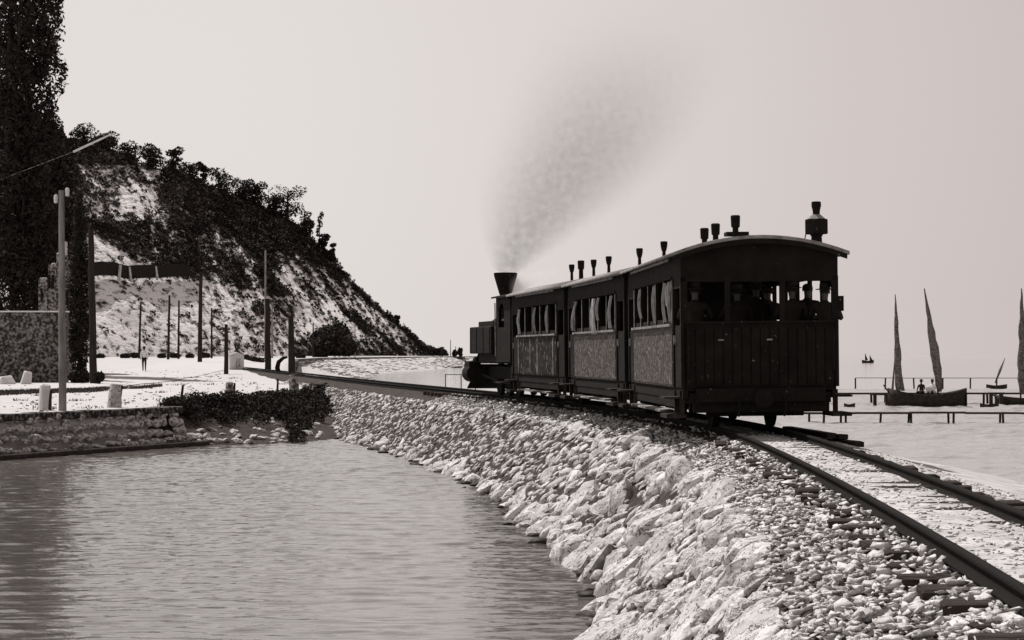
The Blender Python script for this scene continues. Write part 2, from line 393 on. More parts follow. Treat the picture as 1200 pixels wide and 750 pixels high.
def prof_z(u): return float(np.interp(u, [p[0] for p in prof], [p[1] for p in prof]))

# rocks of the slope
rocks = [hull_rock(100+i, 24, (1.2, 1.0, 0.38+0.12*(i % 3)), 0) for i in range(12)]
for r_ in rocks: r_.materials.append(M['rock'] if rocks.index(r_) % 3 else M['rock2'])
def weather(me, amp):
    bm = bmesh.new(); bm.from_mesh(me); bmesh.ops.subdivide_edges(bm, edges=bm.edges[:], cuts=2, use_grid_fill=True, smooth=.18); bmesh.ops.triangulate(bm, faces=bm.faces[:])
    off = random.uniform(0, 90)
    for v in bm.verts:
        n_ = v.normal if v.normal.length > 0 else v.co.normalized()
        v.co += n_*amp*(noise.fractal(v.co*3.2+Vector((off, 0, 0)), .7, 2.2, 4)-.1-.9*max(0, .12-abs(noise.noise(v.co*2.4+Vector((0, off, 0))))))
    m2 = bpy.data.meshes.new('stone'); bm.to_mesh(m2); bm.free(); m2.materials.append(me.materials[0])
    for p in m2.polygons: p.use_smooth = True
    m2.set_sharp_from_angle(angle=R(32)); return m2
bigrocks = [weather(r_, .06) for r_ in rocks]
pl = []
d = 6.0
def slope_rot(u):
    s = (prof_z(u+0.15)-prof_z(u-0.15))/0.3; return math.atan(s)
def add_rock(d, u, s, lift=0.0):
    h = head(d); p = TP(d, u, prof_z(u)+lift-.06*s)
    tilt = slope_rot(u)
    mt = Matrix.Translation(p)@Matrix.Rotation(h, 4, 'Z')@Matrix.Rotation(-tilt, 4, 'Y')@Matrix.Rotation(random.uniform(0, 2*PI), 4, 'Z')@Matrix.Rotation(random.gauss(0, 0.30), 4, 'X')@Matrix.Rotation(random.gauss(0, 0.2), 4, 'Y')@Matrix.Diagonal((s*random.uniform(.75, 1.15), s*random.uniform(.7, 1.05), s*random.uniform(.7, 1.1), 1))
    pl.append((random.randrange(12), mt, s/d, d, s))
grid = []
# large slabs first, smaller ones fill in
for s0, n in ((0.85, 16), (0.66, 40), (0.46, 330), (0.30, 1700), (0.19, 7000)):
    for k in range(n):
        if s0 > 0.8: d = random.uniform(19, 30)
        elif s0 > .6: d = random.uniform(9, 40)
        else: d = 9+(random.random()**(1.35))*(92 if s0 < 0.4 else 60)
        u = random.uniform(-2.9, -1.05 if s0 > 0.5 else -1.15)
        u_top = -1.15-0.35*max(0, (20-d)/12)
        if u > u_top: u = random.uniform(-2.9, u_top)
        s = s0*random.uniform(0.8, 1.2)*(1 if d < 26 else max(.62, 1-(d-26)/50))
        bad = False
        for (gd, gu, gs) in grid:
            if abs(gd-d) < 1 and (gd-d)**2+(gu-u)**2 < (0.40*(gs+s)*(0.95 if s0 > .25 else .8))**2: bad = True; break
        if bad: continue
        grid.append((d, u, s)); add_rock(d, u, s, 0.02)
# a row of heavier stones at the water's edge
for d in np.arange(15, 62, 0.45):
    s = random.choice((.25, .35, .5, .75))*random.uniform(.8, 1.2); add_rock(float(d), -2.80+random.gauss(0, 0.1), s, 0.05)
undercut_pl = []
for k_ in range(230):
    d = random.uniform(14, 64)
    p = TP(float(d), -2.90+random.gauss(0, .10), ZW+random.uniform(-.08, .02)); q = random.uniform(.10, .34)
    undercut_pl.append((random.randrange(12), Matrix.Translation(p)@Matrix.Rotation(random.uniform(0, 6), 4, 'Z')@Matrix.Diagonal((q, q, q*.8, 1))))
M['wet'] = mat('wet stone with undercut shade', .05, .02, 5, .6, .4, 12)
joined('undercut_shade_stones', rocks, undercut_pl, M['wet'], emb)  # dark stones put in for the shaded undercut along the water
pl.sort(key=lambda q: -q[2] if q[3] > 9.5 else 0)
for i, mt, _, _, _ in pl[:295]:
    o = link('stone', bigrocks[i], None, emb); o.matrix_world = mt
joined('small_stones', rocks, [(i, mt) for i, mt, _, _, _ in pl[295:]], M['rock'], emb)

# ballast
bst = [hull_rock(300+i, 7, (1.3, 0.9, 0.6)) for i in range(10)]
for i, b in enumerate(bst): b.materials.append(M['ballast'])
bal = []
def add_bal(d, u, s, zoff=0.0, lst=bal):
    p = TP(d, u, prof_z(u)-0.03+zoff)
    mt = Matrix.Translation(p)@Matrix.Rotation(random.uniform(0, 2*PI), 4, 'Z')@Matrix.Rotation(random.uniform(-1, 1), 4, 'X')@Matrix.Diagonal((s, s*random.uniform(.6, 1), s*random.uniform(.6, 1), 1))
    lst.append((random.randrange(10), mt, d))
for k in range(17000):
    d = 6.5+(random.random()**1.6)*50
    wl = 1.30+0.55*max(0, min(1, (20-d)/12))
    u = -random.uniform(0.44, wl) if random.random() < .85 else -random.uniform(.44, .8); 
    add_bal(d, u, random.uniform(0.035, 0.10)+(.06 if random.random() < .06 else 0), random.uniform(0, 0.045)+(.03 if u > -.8 and random.random() < .62 else 0))
for k in range(5200):      # strewn between and beyond the rails
    d = 6.5+(random.random()**1.5)*36
    u = random.choice([random.uniform(-0.36, 0.36), random.gauss(0.62, 0.12), random.gauss(0.9, 0.25)])
    add_bal(d, u, random.uniform(0.025, 0.06), 0.035 if abs(u) < .4 else 0.035)
bal.sort(key=lambda q: q[2])
balr = empty('ballast', (0, 0, 0), kind='structure')
vis = [b for b in bal if b[2] > 7.6]
for i, mt, d in vis[:290]:
    o = link('ballast_stone', bst[i], None, balr); o.matrix_world = mt
joined('ballast_stones', bst, [(b[0], b[1]) for b in bal if b[2] <= 7.6]+[(b[0], b[1]) for b in vis[290:]], M['ballast'], balr)

# ================================================================== RAILS AND SLEEPERS
trk = empty('railway_track', (0, 0, 0), kind='structure')
RH = 0.095
rp = [(-0.05, -RH), (0.05, -RH), (0.05, -RH+0.012), (0.012, -RH+0.025), (0.012, -0.035), (0.024, -0.026), (0.024, -0.003), (0.018, 0), (-0.018, 0), (-0.024, -0.003), (-0.024, -0.026), (-0.012, -0.035), (-0.012, -RH+0.025), (-0.05, -RH+0.012)]
for side in (-1, 1):
    V = []; Fq = []; n = len(rp); rows = list(np.concatenate([np.arange(0.5, 60, 0.5), np.arange(60, 185, 2)]))
    for i, d in enumerate(rows):
        for (a, b) in rp: V.append(tuple(TP(d, side*0.40+a, b)))
        if i:
            for k in range(n): Fq.append(((i-1)*n+k, (i-1)*n+(k+1) % n, i*n+(k+1) % n, i*n+k))
    link('rail', np_mesh('rail', V, Fq), M['rust'], trk)
slm = []
for i in range(4):
    b = MB(); b.box((0, 0, 0), (1.42, 0.19, 0.13), bev=0.012)
    me = b.mesh('sleeper')
    for v in me.vertices: v.co += Vector((random.gauss(0, .008), random.gauss(0, .006), random.gauss(0, .004)))
    me.materials.append(M['sleeper']); slm.append(me)
d = 6.2; k = 0
while d < 26:
    o = link('sleeper', slm[k % 4], None, trk); p = TP(d, random.gauss(-0.02, .03), -RH-0.058+random.uniform(-.014, .006)); o.location = p
    o.rotation_euler = (random.gauss(0, .01), -0.02, head(d)+random.gauss(0, .025)); d += 0.58; k += 1
while d < 60:
    o = link('sleeper', slm[k % 4], None, trk); o.location = TP(d, 0, -RH-0.06); o.rotation_euler = (0, 0, head(d)); d += 0.62; k += 1

# ================================================================== CARRIAGES
CW = 1.035          # half width
Z0, ZS, ZT, ZE = 0.57, 1.39, 2.02, 2.31      # floor edge, sill, window top, eave
def wheel_mesh(r):
    b = MB(); b.lathe([(r*0.25, -0.05), (r*0.3, -0.03), (r*0.85, -0.02), (r, -0.035), (r, 0.03), (r+0.02, 0.03), (r+0.02, 0.05), (r*0.8, 0.05), (r*0.75, 0.03), (r*0.2, 0.03)], n=20, axis='X'); return b.mesh('wheel', True)
def vent_mesh(kind=0):
    b = MB()
    if kind == 0: b.lathe([(0.05, 0), (0.033, 0.04), (0.03, 0.22), (0.045, 0.25), (0.060, 0.32), (0.064, 0.39), (0.05, 0.40)], n=12)
    else: b.lathe([(0.055, 0), (0.045, 0.05), (0.042, 0.22), (0.062, 0.24), (0.068, 0.385), (0.055, 0.40)], n=12)
    return b.mesh('roof_vent', True)
vm = [vent_mesh(0), vent_mesh(1)]
for v in vm: v.materials.append(M['black'])
wm = wheel_mesh(0.30); wm.materials.append(M['rust'])
ROOFR = 0.22
def roof_z(u, rise=ROOFR, half=1.16): return ZE+0.02+rise*(1-(u/half)**2)
def make_car(name, label, d0, d1, style, vents):
    a = TP(d0, 0, 0); b = TP(d1, 0, 0); c = (a+b)/2; L = (b-a).length-0.1; h = math.atan2(-(b.x-a.x), b.y-a.y)
    t = empty(name, c, h, label, 'railway carriage', 'carriages of the train')
    t.rotation_euler = (0, R(-0.6), h)
    hl = L/2; E = 0.82; th = 0.05    # E = vestibule length
    # floor and underframe
    MB().box((0, 0, Z0-0.01), (2*CW-0.06, L-0.04, 0.07)).build('floor', M['car'], t)
    f = MB()
    for s in (-1, 1): f.box((s*0.62, 0, 0.42), (0.10, L-0.1, 0.22)); f.box((s*(CW-0.05), 0, Z0-0.095), (0.07, L-0.02, 0.11))
    for y in (-hl+0.08, -hl*.33, hl*.33, hl-0.08): f.box((0, y, 0.43), (2*CW-0.2, 0.10, 0.14))
    f.box((0, -hl-0.02, 0.47), (1.7, 0.08, 0.18)); f.box((0, hl+0.02, 0.47), (1.7, 0.08, 0.18))
    f.build('underframe', M['black'], t)
    b_ = MB(); b_.box((-0.35, 0.3, 0.33), (0.22, 0.9, 0.16)); b_.box((0.35, -0.5, 0.30), (0.3, 0.5, 0.2)); b_.tube([(0, -1.2, .3), (0, 1.2, .3)], .035); b_.lathe([(0.13, -0.3), (0.15, -0.25), (0.15, 0.25), (0.13, 0.3)], (0.1, 1.0, 0.32), 12, 'Y'); b_.build('brake_gear', M['black'], t)
    for e in (-1, 1):
        MB().box((0, e*(hl-.10), 0.33), (1.75, 0.12, 0.18), bev=.01).build('end_step_beam', M['black'], t)
        MB().box((0, e*(hl-.45), 0.29), (1.3, 0.10, 0.22), bev=.01).build('brake_beam', M['black'], t)
        for q in (-.40, .40):
            for y_ in (-.36, .36): MB().box((q, e*hl*.52+y_, .30), (.09, .07, .28), bev=.01).build('brake_shoe', M['black'], t)
        MB().box((.55 if e < 0 else -.5, e*hl*.15, .32), (.5, .9, .22), bev=.02).build('battery_box', M['black'], t)
    # sides
    for s in (-1, 1):
        xo = s*(CW-th/2); w0, w1 = -hl+E, hl-E
        p = MB()
        p.box((xo, 0, (Z0+ZS)/2), (th, w1-w0, ZS-Z0))
        n = int((w1-w0)/0.115)
        for k in range(n):   # matchboarding, pieces a few pixels wide
            y = w0+(k+0.5)*(w1-w0)/n
            p.box((s*(CW+0.006), y, (Z0+ZS)/2-0.01), (0.014, (w1-w0)/n-0.018, ZS-Z0-0.08))
        p.build('side_panel', M['panel'] if style != 'van' else M['vanpanel'], t)
        MB().box((s*(CW+0.015), 0, ZS+0.012), (0.07, w1-w0+0.02, 0.035)).build('sill', M['trim'], t)
        hd = MB(); hd.box((xo, 0, (ZT+ZE)/2), (th, L-0.04, ZE-ZT)); hd.box((s*(CW+0.004), 0, ZT+0.02), (0.03, w1-w0, 0.03)); hd.build('cant_rail', M['car'], t)
        if s < 0: MB().box((s*(CW+0.05), 0, ZE-0.035), (0.02, w1-w0, 0.035)).build('gutter', M['trim'], t)
        nw = 5
        for k in range(nw+1):
            y = w0+k*(w1-w0)/nw
            y = min(max(y, w0+0.04), w1-0.04)
            MB().box((xo, y, (ZS+ZT)/2+.01), (th+0.004, 0.075, ZT-ZS-0.02)).build('window_post', M['car'], t)
            if s < 0: MB().box((s*(CW+0.004), y, (ZS+ZT)/2+.01), (0.014, 0.028, ZT-ZS-0.05)).build('beading', M['trim'], t)
        for k in range(nw):   # dropped sash tops stand proud of the sill
            y = w0+(k+0.5)*(w1-w0)/nw
            MB().box((s*(CW-0.03), y, ZS+0.065), (0.03, (w1-w0)/nw-0.09, 0.07)).build('window_sash', M['car'], t)
        # vestibule side: corner post, door, step
        for e in (-1, 1):
            yc = e*(hl-E/2)
            dr = MB().box((s*(CW-0.035), yc, (Z0+ZS)/2), (0.035, E-0.16, ZS-Z0)).build('door', M['car'], t)
            MB().box((s*(CW+0.0), yc+0.22, 1.2), (0.03, 0.03, 0.12)).build('handle', M['trim'], dr)
            p = MB(); p.box((s*(CW-0.03), e*(hl-0.04), (Z0+ZT)/2), (0.07, 0.08, ZT-Z0)); p.box((s*(CW-0.03), e*(hl-E+0.03), (Z0+ZT)/2), (0.07, 0.10, ZT-Z0))
            p.box((s*(CW-0.03), yc, ZT-0.07), (0.05, E-0.1, 0.14)); p.build('corner_post', M['car'], t)
            stp = MB(); stp.box((s*(CW+0.06), yc, 0.20), (0.26, 0.66, 0.05)); stp.box((s*(CW+0.10), yc, 0.44), (0.22, 0.55, 0.025))
            for q in (-.27, .27): stp.box((s*(CW-0.02), yc+q, 0.36), (0.06, 0.05, 0.34))
            stp.build('step', M['step'], t)
        MB().box((s*(CW-0.04), 0, 0.40), (0.03, L-1.8, 0.20)).build('side_skirt', M['black'], t)
        MB().box((s*(CW+0.03), 0, 0.24), (0.18, L-2.6, 0.03)).build('running_board', M['board'], t)
    # ends
    for e in (-1, 1):
        y = e*(hl-0.02); p = MB()
        p.box((0, y, (Z0+1.41)/2), (2*CW-0.08, 0.04, 1.41-Z0))
        n = 16
        for k in range(n):
            x = -CW+0.06+(k+0.5)*(2*CW-0.12)/n
            p.box((x, e*(hl+0.006), (Z0+1.38)/2), ((2*CW-0.12)/n-0.02, 0.016, 1.38-Z0-0.06))
        p.build('end_panel', M['car'], t)
        p = MB()
        for x in (-CW+0.05, -0.42, 0.30, CW-0.05): p.box((x, y, (1.41+1.96)/2), (0.09 if abs(x) > 1 else 0.07, 0.05, 1.96-1.41))
        pts = [(-CW, y-0.02, 1.95)]+[(CW*q, y-0.02, roof_z(CW*q)-0.01) for q in np.linspace(-1, 1, 11)]+[(CW, y-0.02, 1.95)]
        p.poly(pts, (0, 0.04, 0)); p.build('end_frame', M['car'], t)
        MB().box((0, y+e*0.02, 1.42), (2*CW-0.1, 0.07, 0.03)).build('end_sill', M['car'], t)
        cb = MB(); cb.lathe([(0.05, 0), (0.05, 0.16), (0.11, 0.17), (0.125, 0.20), (0.11, 0.225)], (0, e*(hl+0.05), 0.42), 18, 'Y')
        if e < 0:
            cb.bm.free(); cb = MB(); cb.lathe([(0.11, -0.225), (0.125, -0.20), (0.11, -0.17), (0.05, -0.16), (0.05, 0)], (0, -(hl+0.05), 0.42), 18, 'Y')
        cb.build('buffer', M['black'], t)
        for q in (-.3, .3):
            hk = MB(); hk.tube([(q, e*(hl+.05), .45), (q, e*(hl+.14), .38), (q, e*(hl+.1), .22), (q, e*(hl+.06), .2)], .018, 6)
            hk.build('coupling_chain', M['black'], t)
        if name == 'passenger_carriage' and e < 0 and style == 'rear':
            for q in (-.95, .95):
                g = MB(); g.tube([(q, -(hl+.03), 0.75), (q, -(hl+.09), .8), (q, -(hl+.09), 1.3), (q, -(hl+.03), 1.34)], .014, 6)
                g.build('grab_rail', M['black'], t)
    # interior
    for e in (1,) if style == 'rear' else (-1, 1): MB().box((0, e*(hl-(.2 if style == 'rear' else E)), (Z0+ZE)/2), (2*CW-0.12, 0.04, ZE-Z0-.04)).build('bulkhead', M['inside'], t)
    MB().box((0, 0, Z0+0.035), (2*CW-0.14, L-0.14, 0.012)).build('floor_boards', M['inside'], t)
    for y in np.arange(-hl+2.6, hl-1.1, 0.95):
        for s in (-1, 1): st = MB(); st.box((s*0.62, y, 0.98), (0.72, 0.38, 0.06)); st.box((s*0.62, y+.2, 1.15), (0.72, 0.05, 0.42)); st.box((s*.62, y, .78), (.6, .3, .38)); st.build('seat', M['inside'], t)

    # roof: arched shell
    V = []; Fq = []; nu = 15; oh = 0.16
    for y in (-hl-oh, hl+oh*0.3):
        for k in range(nu):
            u = -1.16+2.32*k/(nu-1); V.append((u, y, roof_z(u)))
        for k in range(nu):
            u = -1.16+2.32*k/(nu-1); V.append((u, y, roof_z(u)-0.045))
    o2 = 2*nu
    for k in range(nu-1):
        Fq += [(k, k+1, o2+k+1, o2+k), (nu+k+1, nu+k, o2+nu+k, o2+nu+k+1), (k+1, k, nu+k, nu+k+1), (o2+k, o2+k+1, o2+nu+k+1, o2+nu+k)]
    Fq += [(0, o2, o2+nu, nu), (nu-1, 2*nu-1, o2+2*nu-1, o2+nu-1)]
    rf = link('roof', np_mesh('roof', V, Fq), M['roof'], t)
    for e in (-1, 1):   # dark end bow under the roof edge
        p = MB(); us = np.linspace(-1.13, 1.13, 13)
        pts = [(u, 0, roof_z(u)-0.048) for u in us]+[(u, 0, roof_z(u)-0.11) for u in us[::-1]]
        y = -hl-oh+0.004 if e < 0 else hl+0.02
        p.poly([(a_, y, c_) for a_, _, c_ in pts], (0, 0.04, 0)); p.build('roof_bow', M['car'], t)
    for (y, kd, x, s) in vents:
        o = link('roof_vent', vm[kd], None, t, (x, y, roof_z(x)-0.01), None, (s, s, s))
    # running gear
    wb = hl*0.52
    for y in (-wb, wb):
        for s in (-1, 1):
            link('wheel', wm, None, t, (s*0.40, y, 0.30), (0, 0, 0 if s < 0 else PI))
            g = MB(); g.box((s*0.66, y, 0.31), (0.14, 0.16, 0.16)); g.box((s*0.68, y-.18, .36), (.04, .03, .22)); g.box((s*0.68, y+.18, .36), (.04, .03, .22))
            for q in range(4): g.box((s*0.70, y, 0.425+q*0.018), (0.07, 0.85-q*0.18, 0.015))
            g.build('axle_box', M['black'], t)
        MB().tube([(-0.62, y, .30), (.62, y, .30)], .045).build('axle', M['rust'], t)
    return t, L
M['vanpanel'] = mat('dark worn van boards', 0.030, 0.018, 12, 0.75, 0.4, 40, lo=0.46, hi=0.62, speck=0.32, speck_scale=17, speck_at=0.615, stretch=(1, 1, 0.35))
M['step'] = mat('worn step timber', 0.05, 0.015, 5, 0.85, 0.4, 20, lo=.42, hi=.6); M['board'] = mat('worn running board', 0.40, 0.03, 1.1, 0.85, 0.4, 20, lo=.47, hi=.55)

def curtain(t, y, x, w, lean, bottom=None, h=None):
    """gathered curtain hanging in a window on the left side"""
    zt = ZT-0.03; zb = bottom if bottom else ZS+0.06; n = 9
    V = []; Fq = []
    for r_ in range(7):
        f = r_/6; z = zt+(zb-zt)*f
        for k in range(n):
            a = k/(n-1)-0.5; ww = w*(0.45+0.75*f) if lean >= 0 else w*(1.1-0.6*f)
            V.append((x-0.03*math.sin(f*PI)+0.02*math.cos(k*PI), y+a*ww+lean*f, z))
            if r_ and k: q = (r_-1)*n+k-1; Fq.append((q, q+1, q+n+1, q+n))
    return link('curtain', np_mesh('curtain', V, Fq, True), M['cloth'], t)

carA, LA = make_car('passenger_carriage', 'rearmost carriage with open end windows and a signal lantern on its roof', 26.7, 32.9, 'rear', [(1.7, 1, 0, 1.0), (0.6, 1, 0, 1.0), (-1.2, 1, 0, 1.0)])
carB, LB = make_car('passenger_carriage', 'middle carriage of the train with two pale curtains bunched in its side windows', 33.3, 39.5, 'mid', [(1.1, 0, 0, 1.0), (-1.2, 0, 0, 1.0)])
carC, LC = make_car('passenger_carriage', 'front dark boarded carriage coupled right behind the locomotive', 39.9, 46.0, 'van', [(-2.4, 0, 0, 1.0), (-0.95, 0, 0, 1.0), (0.35, 1, 0, 1.1), (1.35, 0, 0, 1.0)])
for (y, w, l, b) in ((-2.08, .07, 0.0, None), (-1.98, .10, .16, 1.66), (-1.5, .04, 0, None), (-.35, .045, -.06, None), (1.35, .05, -0.04, 1.55)): curtain(carA, y, -CW-0.005, w, l, b)
for (y, w, l, b) in ((-1.95, .10, 0.15, None), (-0.1, .36, .02, 1.36), (-.62, .05, .1, 1.6), (1.95, .08, .5, None)): curtain(carB, y, -CW-0.02, w, l, b)
for (y, w, l, b) in ((-1.3, .05, 0, None), (0.1, .05, 0, None), (2.0, .09, 0, None)): curtain(carC, y, -CW-0.01, w, l, b)
# pale strapping of the front van
for y in (-1.95, -0.2, 0.65, 2.1):
    MB().box((-CW-0.02, y, (Z0+ZS)/2), (0.02, 0.05, ZS-Z0-0.1)).build('side_strap', M['trim'], carC)
# roof lantern and end cap on the rear carriage
hl = LA/2
lan = MB(); lan.lathe([(0.075, 0), (0.07, 0.10), (0.085, 0.11), (0.085, 0.13)], n=12).build('lantern_foot', M['black'], carA, (0.78, -hl+0.1, roof_z(.78)-0.01))
lz = roof_z(.78)+0.115
lb = MB().box((0, 0, 0.10), (0.22, 0.22, 0.20), bev=0.012).build('signal_lantern', M['black'], carA, (0.78, -hl+0.1, lz), (0, 0, 0.5))
MB().lathe([(0.125, 0), (0.06, 0.055), (0.055, 0.06)], n=12).build('lantern_cap', M['roof'], lb, (0, 0, 0.2))
MB().lathe([(0.045, 0), (0.05, 0.06), (0.065, 0.12), (0.062, 0.17), (0.05, 0.175)], n=12).build('lantern_chimney', M['black'], lb, (0, 0, 0.255))
MB().tube([(0.62, -hl+.1, roof_z(.62)), (.64, -hl+.1, roof_z(.62)+.09), (.72, -hl+.1, roof_z(.62)+.12)], .008, 6).build('lantern_stay', M['black'], carA)
MB().box((-0.30, -hl-0.02, roof_z(0.1)+0.02), (0.29, 0.24, 0.05)).build('roof_cap', M['car'], carA)
MB().box((1.12, -hl+.3, 1.66), (0.10, 0.06, 0.20)).build('lamp_bracket', M['car'], carA)
for (a, b) in ((-.62, .9), (0.02, .9)):   # pale worn handles on the end
    MB().box((a+.1, -hl-0.03, 1.19), (0.07, 0.03, 0.02)).build('handle', M['trim'], carA)

# ================================================================== LOCOMOTIVE
def make_loco():
    a = TP(46.5, 0, 0); b = TP(52.3, 0, 0); c = (a+b)/2; h = math.atan2(-(b.x-a.x), b.y-a.y); L = (b-a).length; hl = L/2
    t = empty('steam_locomotive', c, h, 'small black tank locomotive with flared funnel smoking at the head of the train', 'steam locomotive')
    K = M['black']
    f = MB(); 
    for s in (-1, 1): f.box((s*0.48, 0, 0.55), (0.05, L-.2, 0.30))
    f.box((0, hl-0.06, 0.60), (1.9, 0.12, 0.30)); f.box((0, -hl+0.06, 0.60), (1.9, 0.12, 0.28)); f.box((0, 0, 0.80), (1.5, L-.1, 0.05)); f.box((-.1, -.2, 0.93), (1.5, 3.4, 0.24)); f.build('frame', K, t)
    MB().lathe([(0.46, -hl+2.0), (0.46, hl-0.9), (0.50, hl-0.9), (0.50, hl-0.35), (0.44, hl-0.33), (0.1, hl-0.28)], (0, 0, 1.45), 24, 'Y').build('boiler', K, t, smooth=True)
    for s in (-1, 1):
        MB().box((s*0.72, 0.75, 1.34), (0.50, 2.7, 0.66), bev=0.02).build('water_tank', K, t)
        for q_ in (-.45, .35, 1.2, 1.95): MB().box((s*0.976, q_, 1.34), (0.012, .05, .62)).build('tank_strap', M['rust'], t)
        MB().box((s*0.72, 0.35, 1.73), (0.36, 1.9, 0.13), bev=0.01).build('coal_rail', K, t)
    # cab
    cy0, cy1 = -hl+0.12, -hl+1.75; cz0, cz1 = 0.82, 2.33
    for s in (-1, 1):
        p = MB(); x = s*0.95
        ym = (cy0+cy1)/2
        # side with an arched opening near the front
        pts_o = [(cy0, cz0), (cy0, cz1), (cy1, cz1), (cy1, cz0)]
        wy0, wy1 = cy1-0.95, cy1-0.30; wz0, wz1 = 1.62, 1.95; r = (wy1-wy0)/2; wc = (wy0+wy1)/2
        p.box((x, (cy0+wy0)/2, (cz0+cz1)/2), (0.04, wy0-cy0, cz1-cz0)); p.box((x, (cy1+wy1)/2, (cz0+cz1)/2), (0.04, cy1-wy1, cz1-cz0))
        p.box((x, wc, (cz0+wz0)/2), (0.04, wy1-wy0, wz0-cz0))
        arc = [(wc+r*math.cos(q), wz1-0.02+r*0.75*math.sin(q)) for q in np.linspace(0, PI, 9)]
        poly = [(wy1, cz1)]+arc+[(wy0, cz1)]
        for (u0, v0), (u1, v1) in zip(arc, arc[1:]):
            p.poly([(x-0.02, u0, v0), (x-.02, u0, cz1), (x-.02, u1, cz1), (x-.02, u1, v1)], (0.04, 0, 0))
        p.build('cab_side', K, t)
    p = MB(); p.box((0, cy1, 1.2), (1.9, 0.04, 0.75)); p.box((0, cy1, 2.2), (1.9, 0.04, 0.25)); p.box((0, cy1, 1.85), (0.9, .04, .6)); p.box((.9, cy1, 1.8), (.12, .04, .6)); p.box((-.9, cy1, 1.8), (.12, .04, .6)); p.build('cab_front', K, t)
    MB().box((0, cy0, 1.25), (1.9, 0.04, 0.85)).build('coal_bunker', K, t)
    p = MB(); us = np.linspace(-1.05, 1.05, 11)
    pts = [(u, cy0-0.12, 2.34+.12*(1-(u/1.05)**2)) for u in us]+[(u, cy0-0.12, 2.30+.12*(1-(u/1.05)**2)) for u in us[::-1]]
    p.poly(pts, (0, cy1-cy0+0.3, 0)); p.build('cab_roof', K, t)
    MB().box((0.25, cy0+.5, 2.49), (.5, .6, .08)).build('roof_hatch', M['roof'], t)
    MB().lathe([(0.13, 0), (0.12, 0.35), (0.13, 0.55), (0.16, 0.62), (0.29, 1.06), (0.30, 1.14), (0.26, 1.15)], (-.03, hl-0.75, 1.90), 20).build('funnel', K, t, smooth=True)
    MB().lathe([(0.2, 0), (0.2, 0.2), (0.15, 0.32), (0.03, 0.37)], (0, hl-1.8, 1.88), 16).build('steam_dome', K, t, smooth=True)
    for s in (-1, 1):
        cyl = MB(); cyl.lathe([(0.2, -0.35), (0.22, -0.33), (0.22, 0.33), (0.2, 0.35)], (s*0.86, hl-0.7, 0.52), 16, 'Y'); cyl.box((s*.86, hl-.7, .75), (.3, .6, .15)); cyl.build('cylinder', K, t, smooth=True)
        for y in (-1.3, -0.2, 0.9): link('wheel', wheel_meshL, None, t, (s*0.42, y, 0.40), (0, 0, 0 if s < 0 else PI))
        r_ = MB(); r_.bar((s*0.62, -1.3, 0.33), (s*0.62, 0.9, 0.33), 0.04, 0.07); r_.bar((s*0.70, -0.2, 0.36), (s*0.70, hl-1.0, 0.50), 0.035, 0.06); r_.build('coupling_rod', M['rust'], t)
        MB().box((s*1.0, -hl+0.9, 0.35), (0.2, 0.6, 0.03)).build('step', M['step'], t)
        lp = MB(); lp.lathe([(0.09, 0), (0.10, 0.14), (0.10, 0.16)], (s*0.6, hl+0.0, .85), 12, 'Y'); lp.build('headlamp', K, t)
    MB().lathe([(0.05, 0), (0.05, 0.22), (0.19, 0.24), (0.18, 0.28)], (0, hl, 0.55), 16, 'Y').build('buffer', K, t)
    MB().poly([(-.7, hl+.02, .45), (.7, hl+.02, .45), (.8, hl+.35, .12), (-.8, hl+.35, .12)], (0, .03, .03)).build('rail_guard', K, t)
    for sx_ in (-1, 1):
        MB().tube([(sx_*.5, -.9, 1.75), (sx_*.5, hl-.4, 1.72)], .018, 6).build('handrail', M['trim'], t)
        MB().tube([(sx_*.46, hl-1.8, 1.75), (sx_*.62, hl-1.3, 1.5), (sx_*.8, hl-.8, .8)], .03, 6).build('steam_pipe', K, t)
        MB().tube([(sx_*.98, cy1-.02, .95), (sx_*1.0, cy1-.02, 2.2)], .014, 6).build('cab_handrail', M['trim'], t)
    MB().lathe([(.11, 0), (.11, .16), (.06, .22)], (0, -hl+2.4, 1.88), 12).build('sand_dome', K, t, smooth=True)
    MB().tube([(.2, -hl+1.95, 1.9), (.2, -hl+1.95, 2.62)], [.02, .03], 7).build('whistle', M['trim'], t)
    return t
wheel_meshL = wheel_mesh(0.40); wheel_meshL.materials.append(M['rust'])
loco = make_loco()

# smoke ------------------------------------------------------------------
def vol_mat(name, colr, dens, nscale, z0, z1, lo, hi, aniso=0.2):
    m = bpy.data.materials.new(name); m.use_nodes = True; t = m.node_tree; t.nodes.clear()
    pv = N(t, 'ShaderNodeVolumePrincipled'); pv.inputs['Color'].default_value = colr; pv.inputs['Anisotropy'].default_value = aniso
    tc = N(t, 'ShaderNodeTexCoord'); nz = N(t, 'ShaderNodeTexNoise'); nz.inputs['Scale'].default_value = nscale; nz.inputs['Detail'].default_value = 8; nz.inputs['Roughness'].default_value = 0.72
    t.links.new(tc.outputs['Object'], nz.inputs[0])
    mr_ = N(t, 'ShaderNodeMapRange'); mr_.inputs[1].default_value = lo; mr_.inputs[2].default_value = hi; t.links.new(nz.outputs[0], mr_.inputs[0])
    at = N(t, 'ShaderNodeAttribute'); at.attribute_name = 'none'
    sx = N(t, 'ShaderNodeSeparateXYZ'); t.links.new(tc.outputs['Object'], sx.inputs[0])
    # fade with height and towards the sides of the sheared plume
    fz = N(t, 'ShaderNodeMapRange'); fz.inputs[1].default_value = z0+.30*(z1-z0); fz.inputs[2].default_value = z0+.92*(z1-z0); fz.inputs[3].default_value = 1; fz.inputs[4].default_value = 0; fz.interpolation_type = 'SMOOTHSTEP'; t.links.new(sx.outputs[2], fz.inputs[0])
    cxn = N(t, 'ShaderNodeFloatCurve'); cu = cxn.mapping.curves[0]
    return m, t, pv, mr_, sx, fz
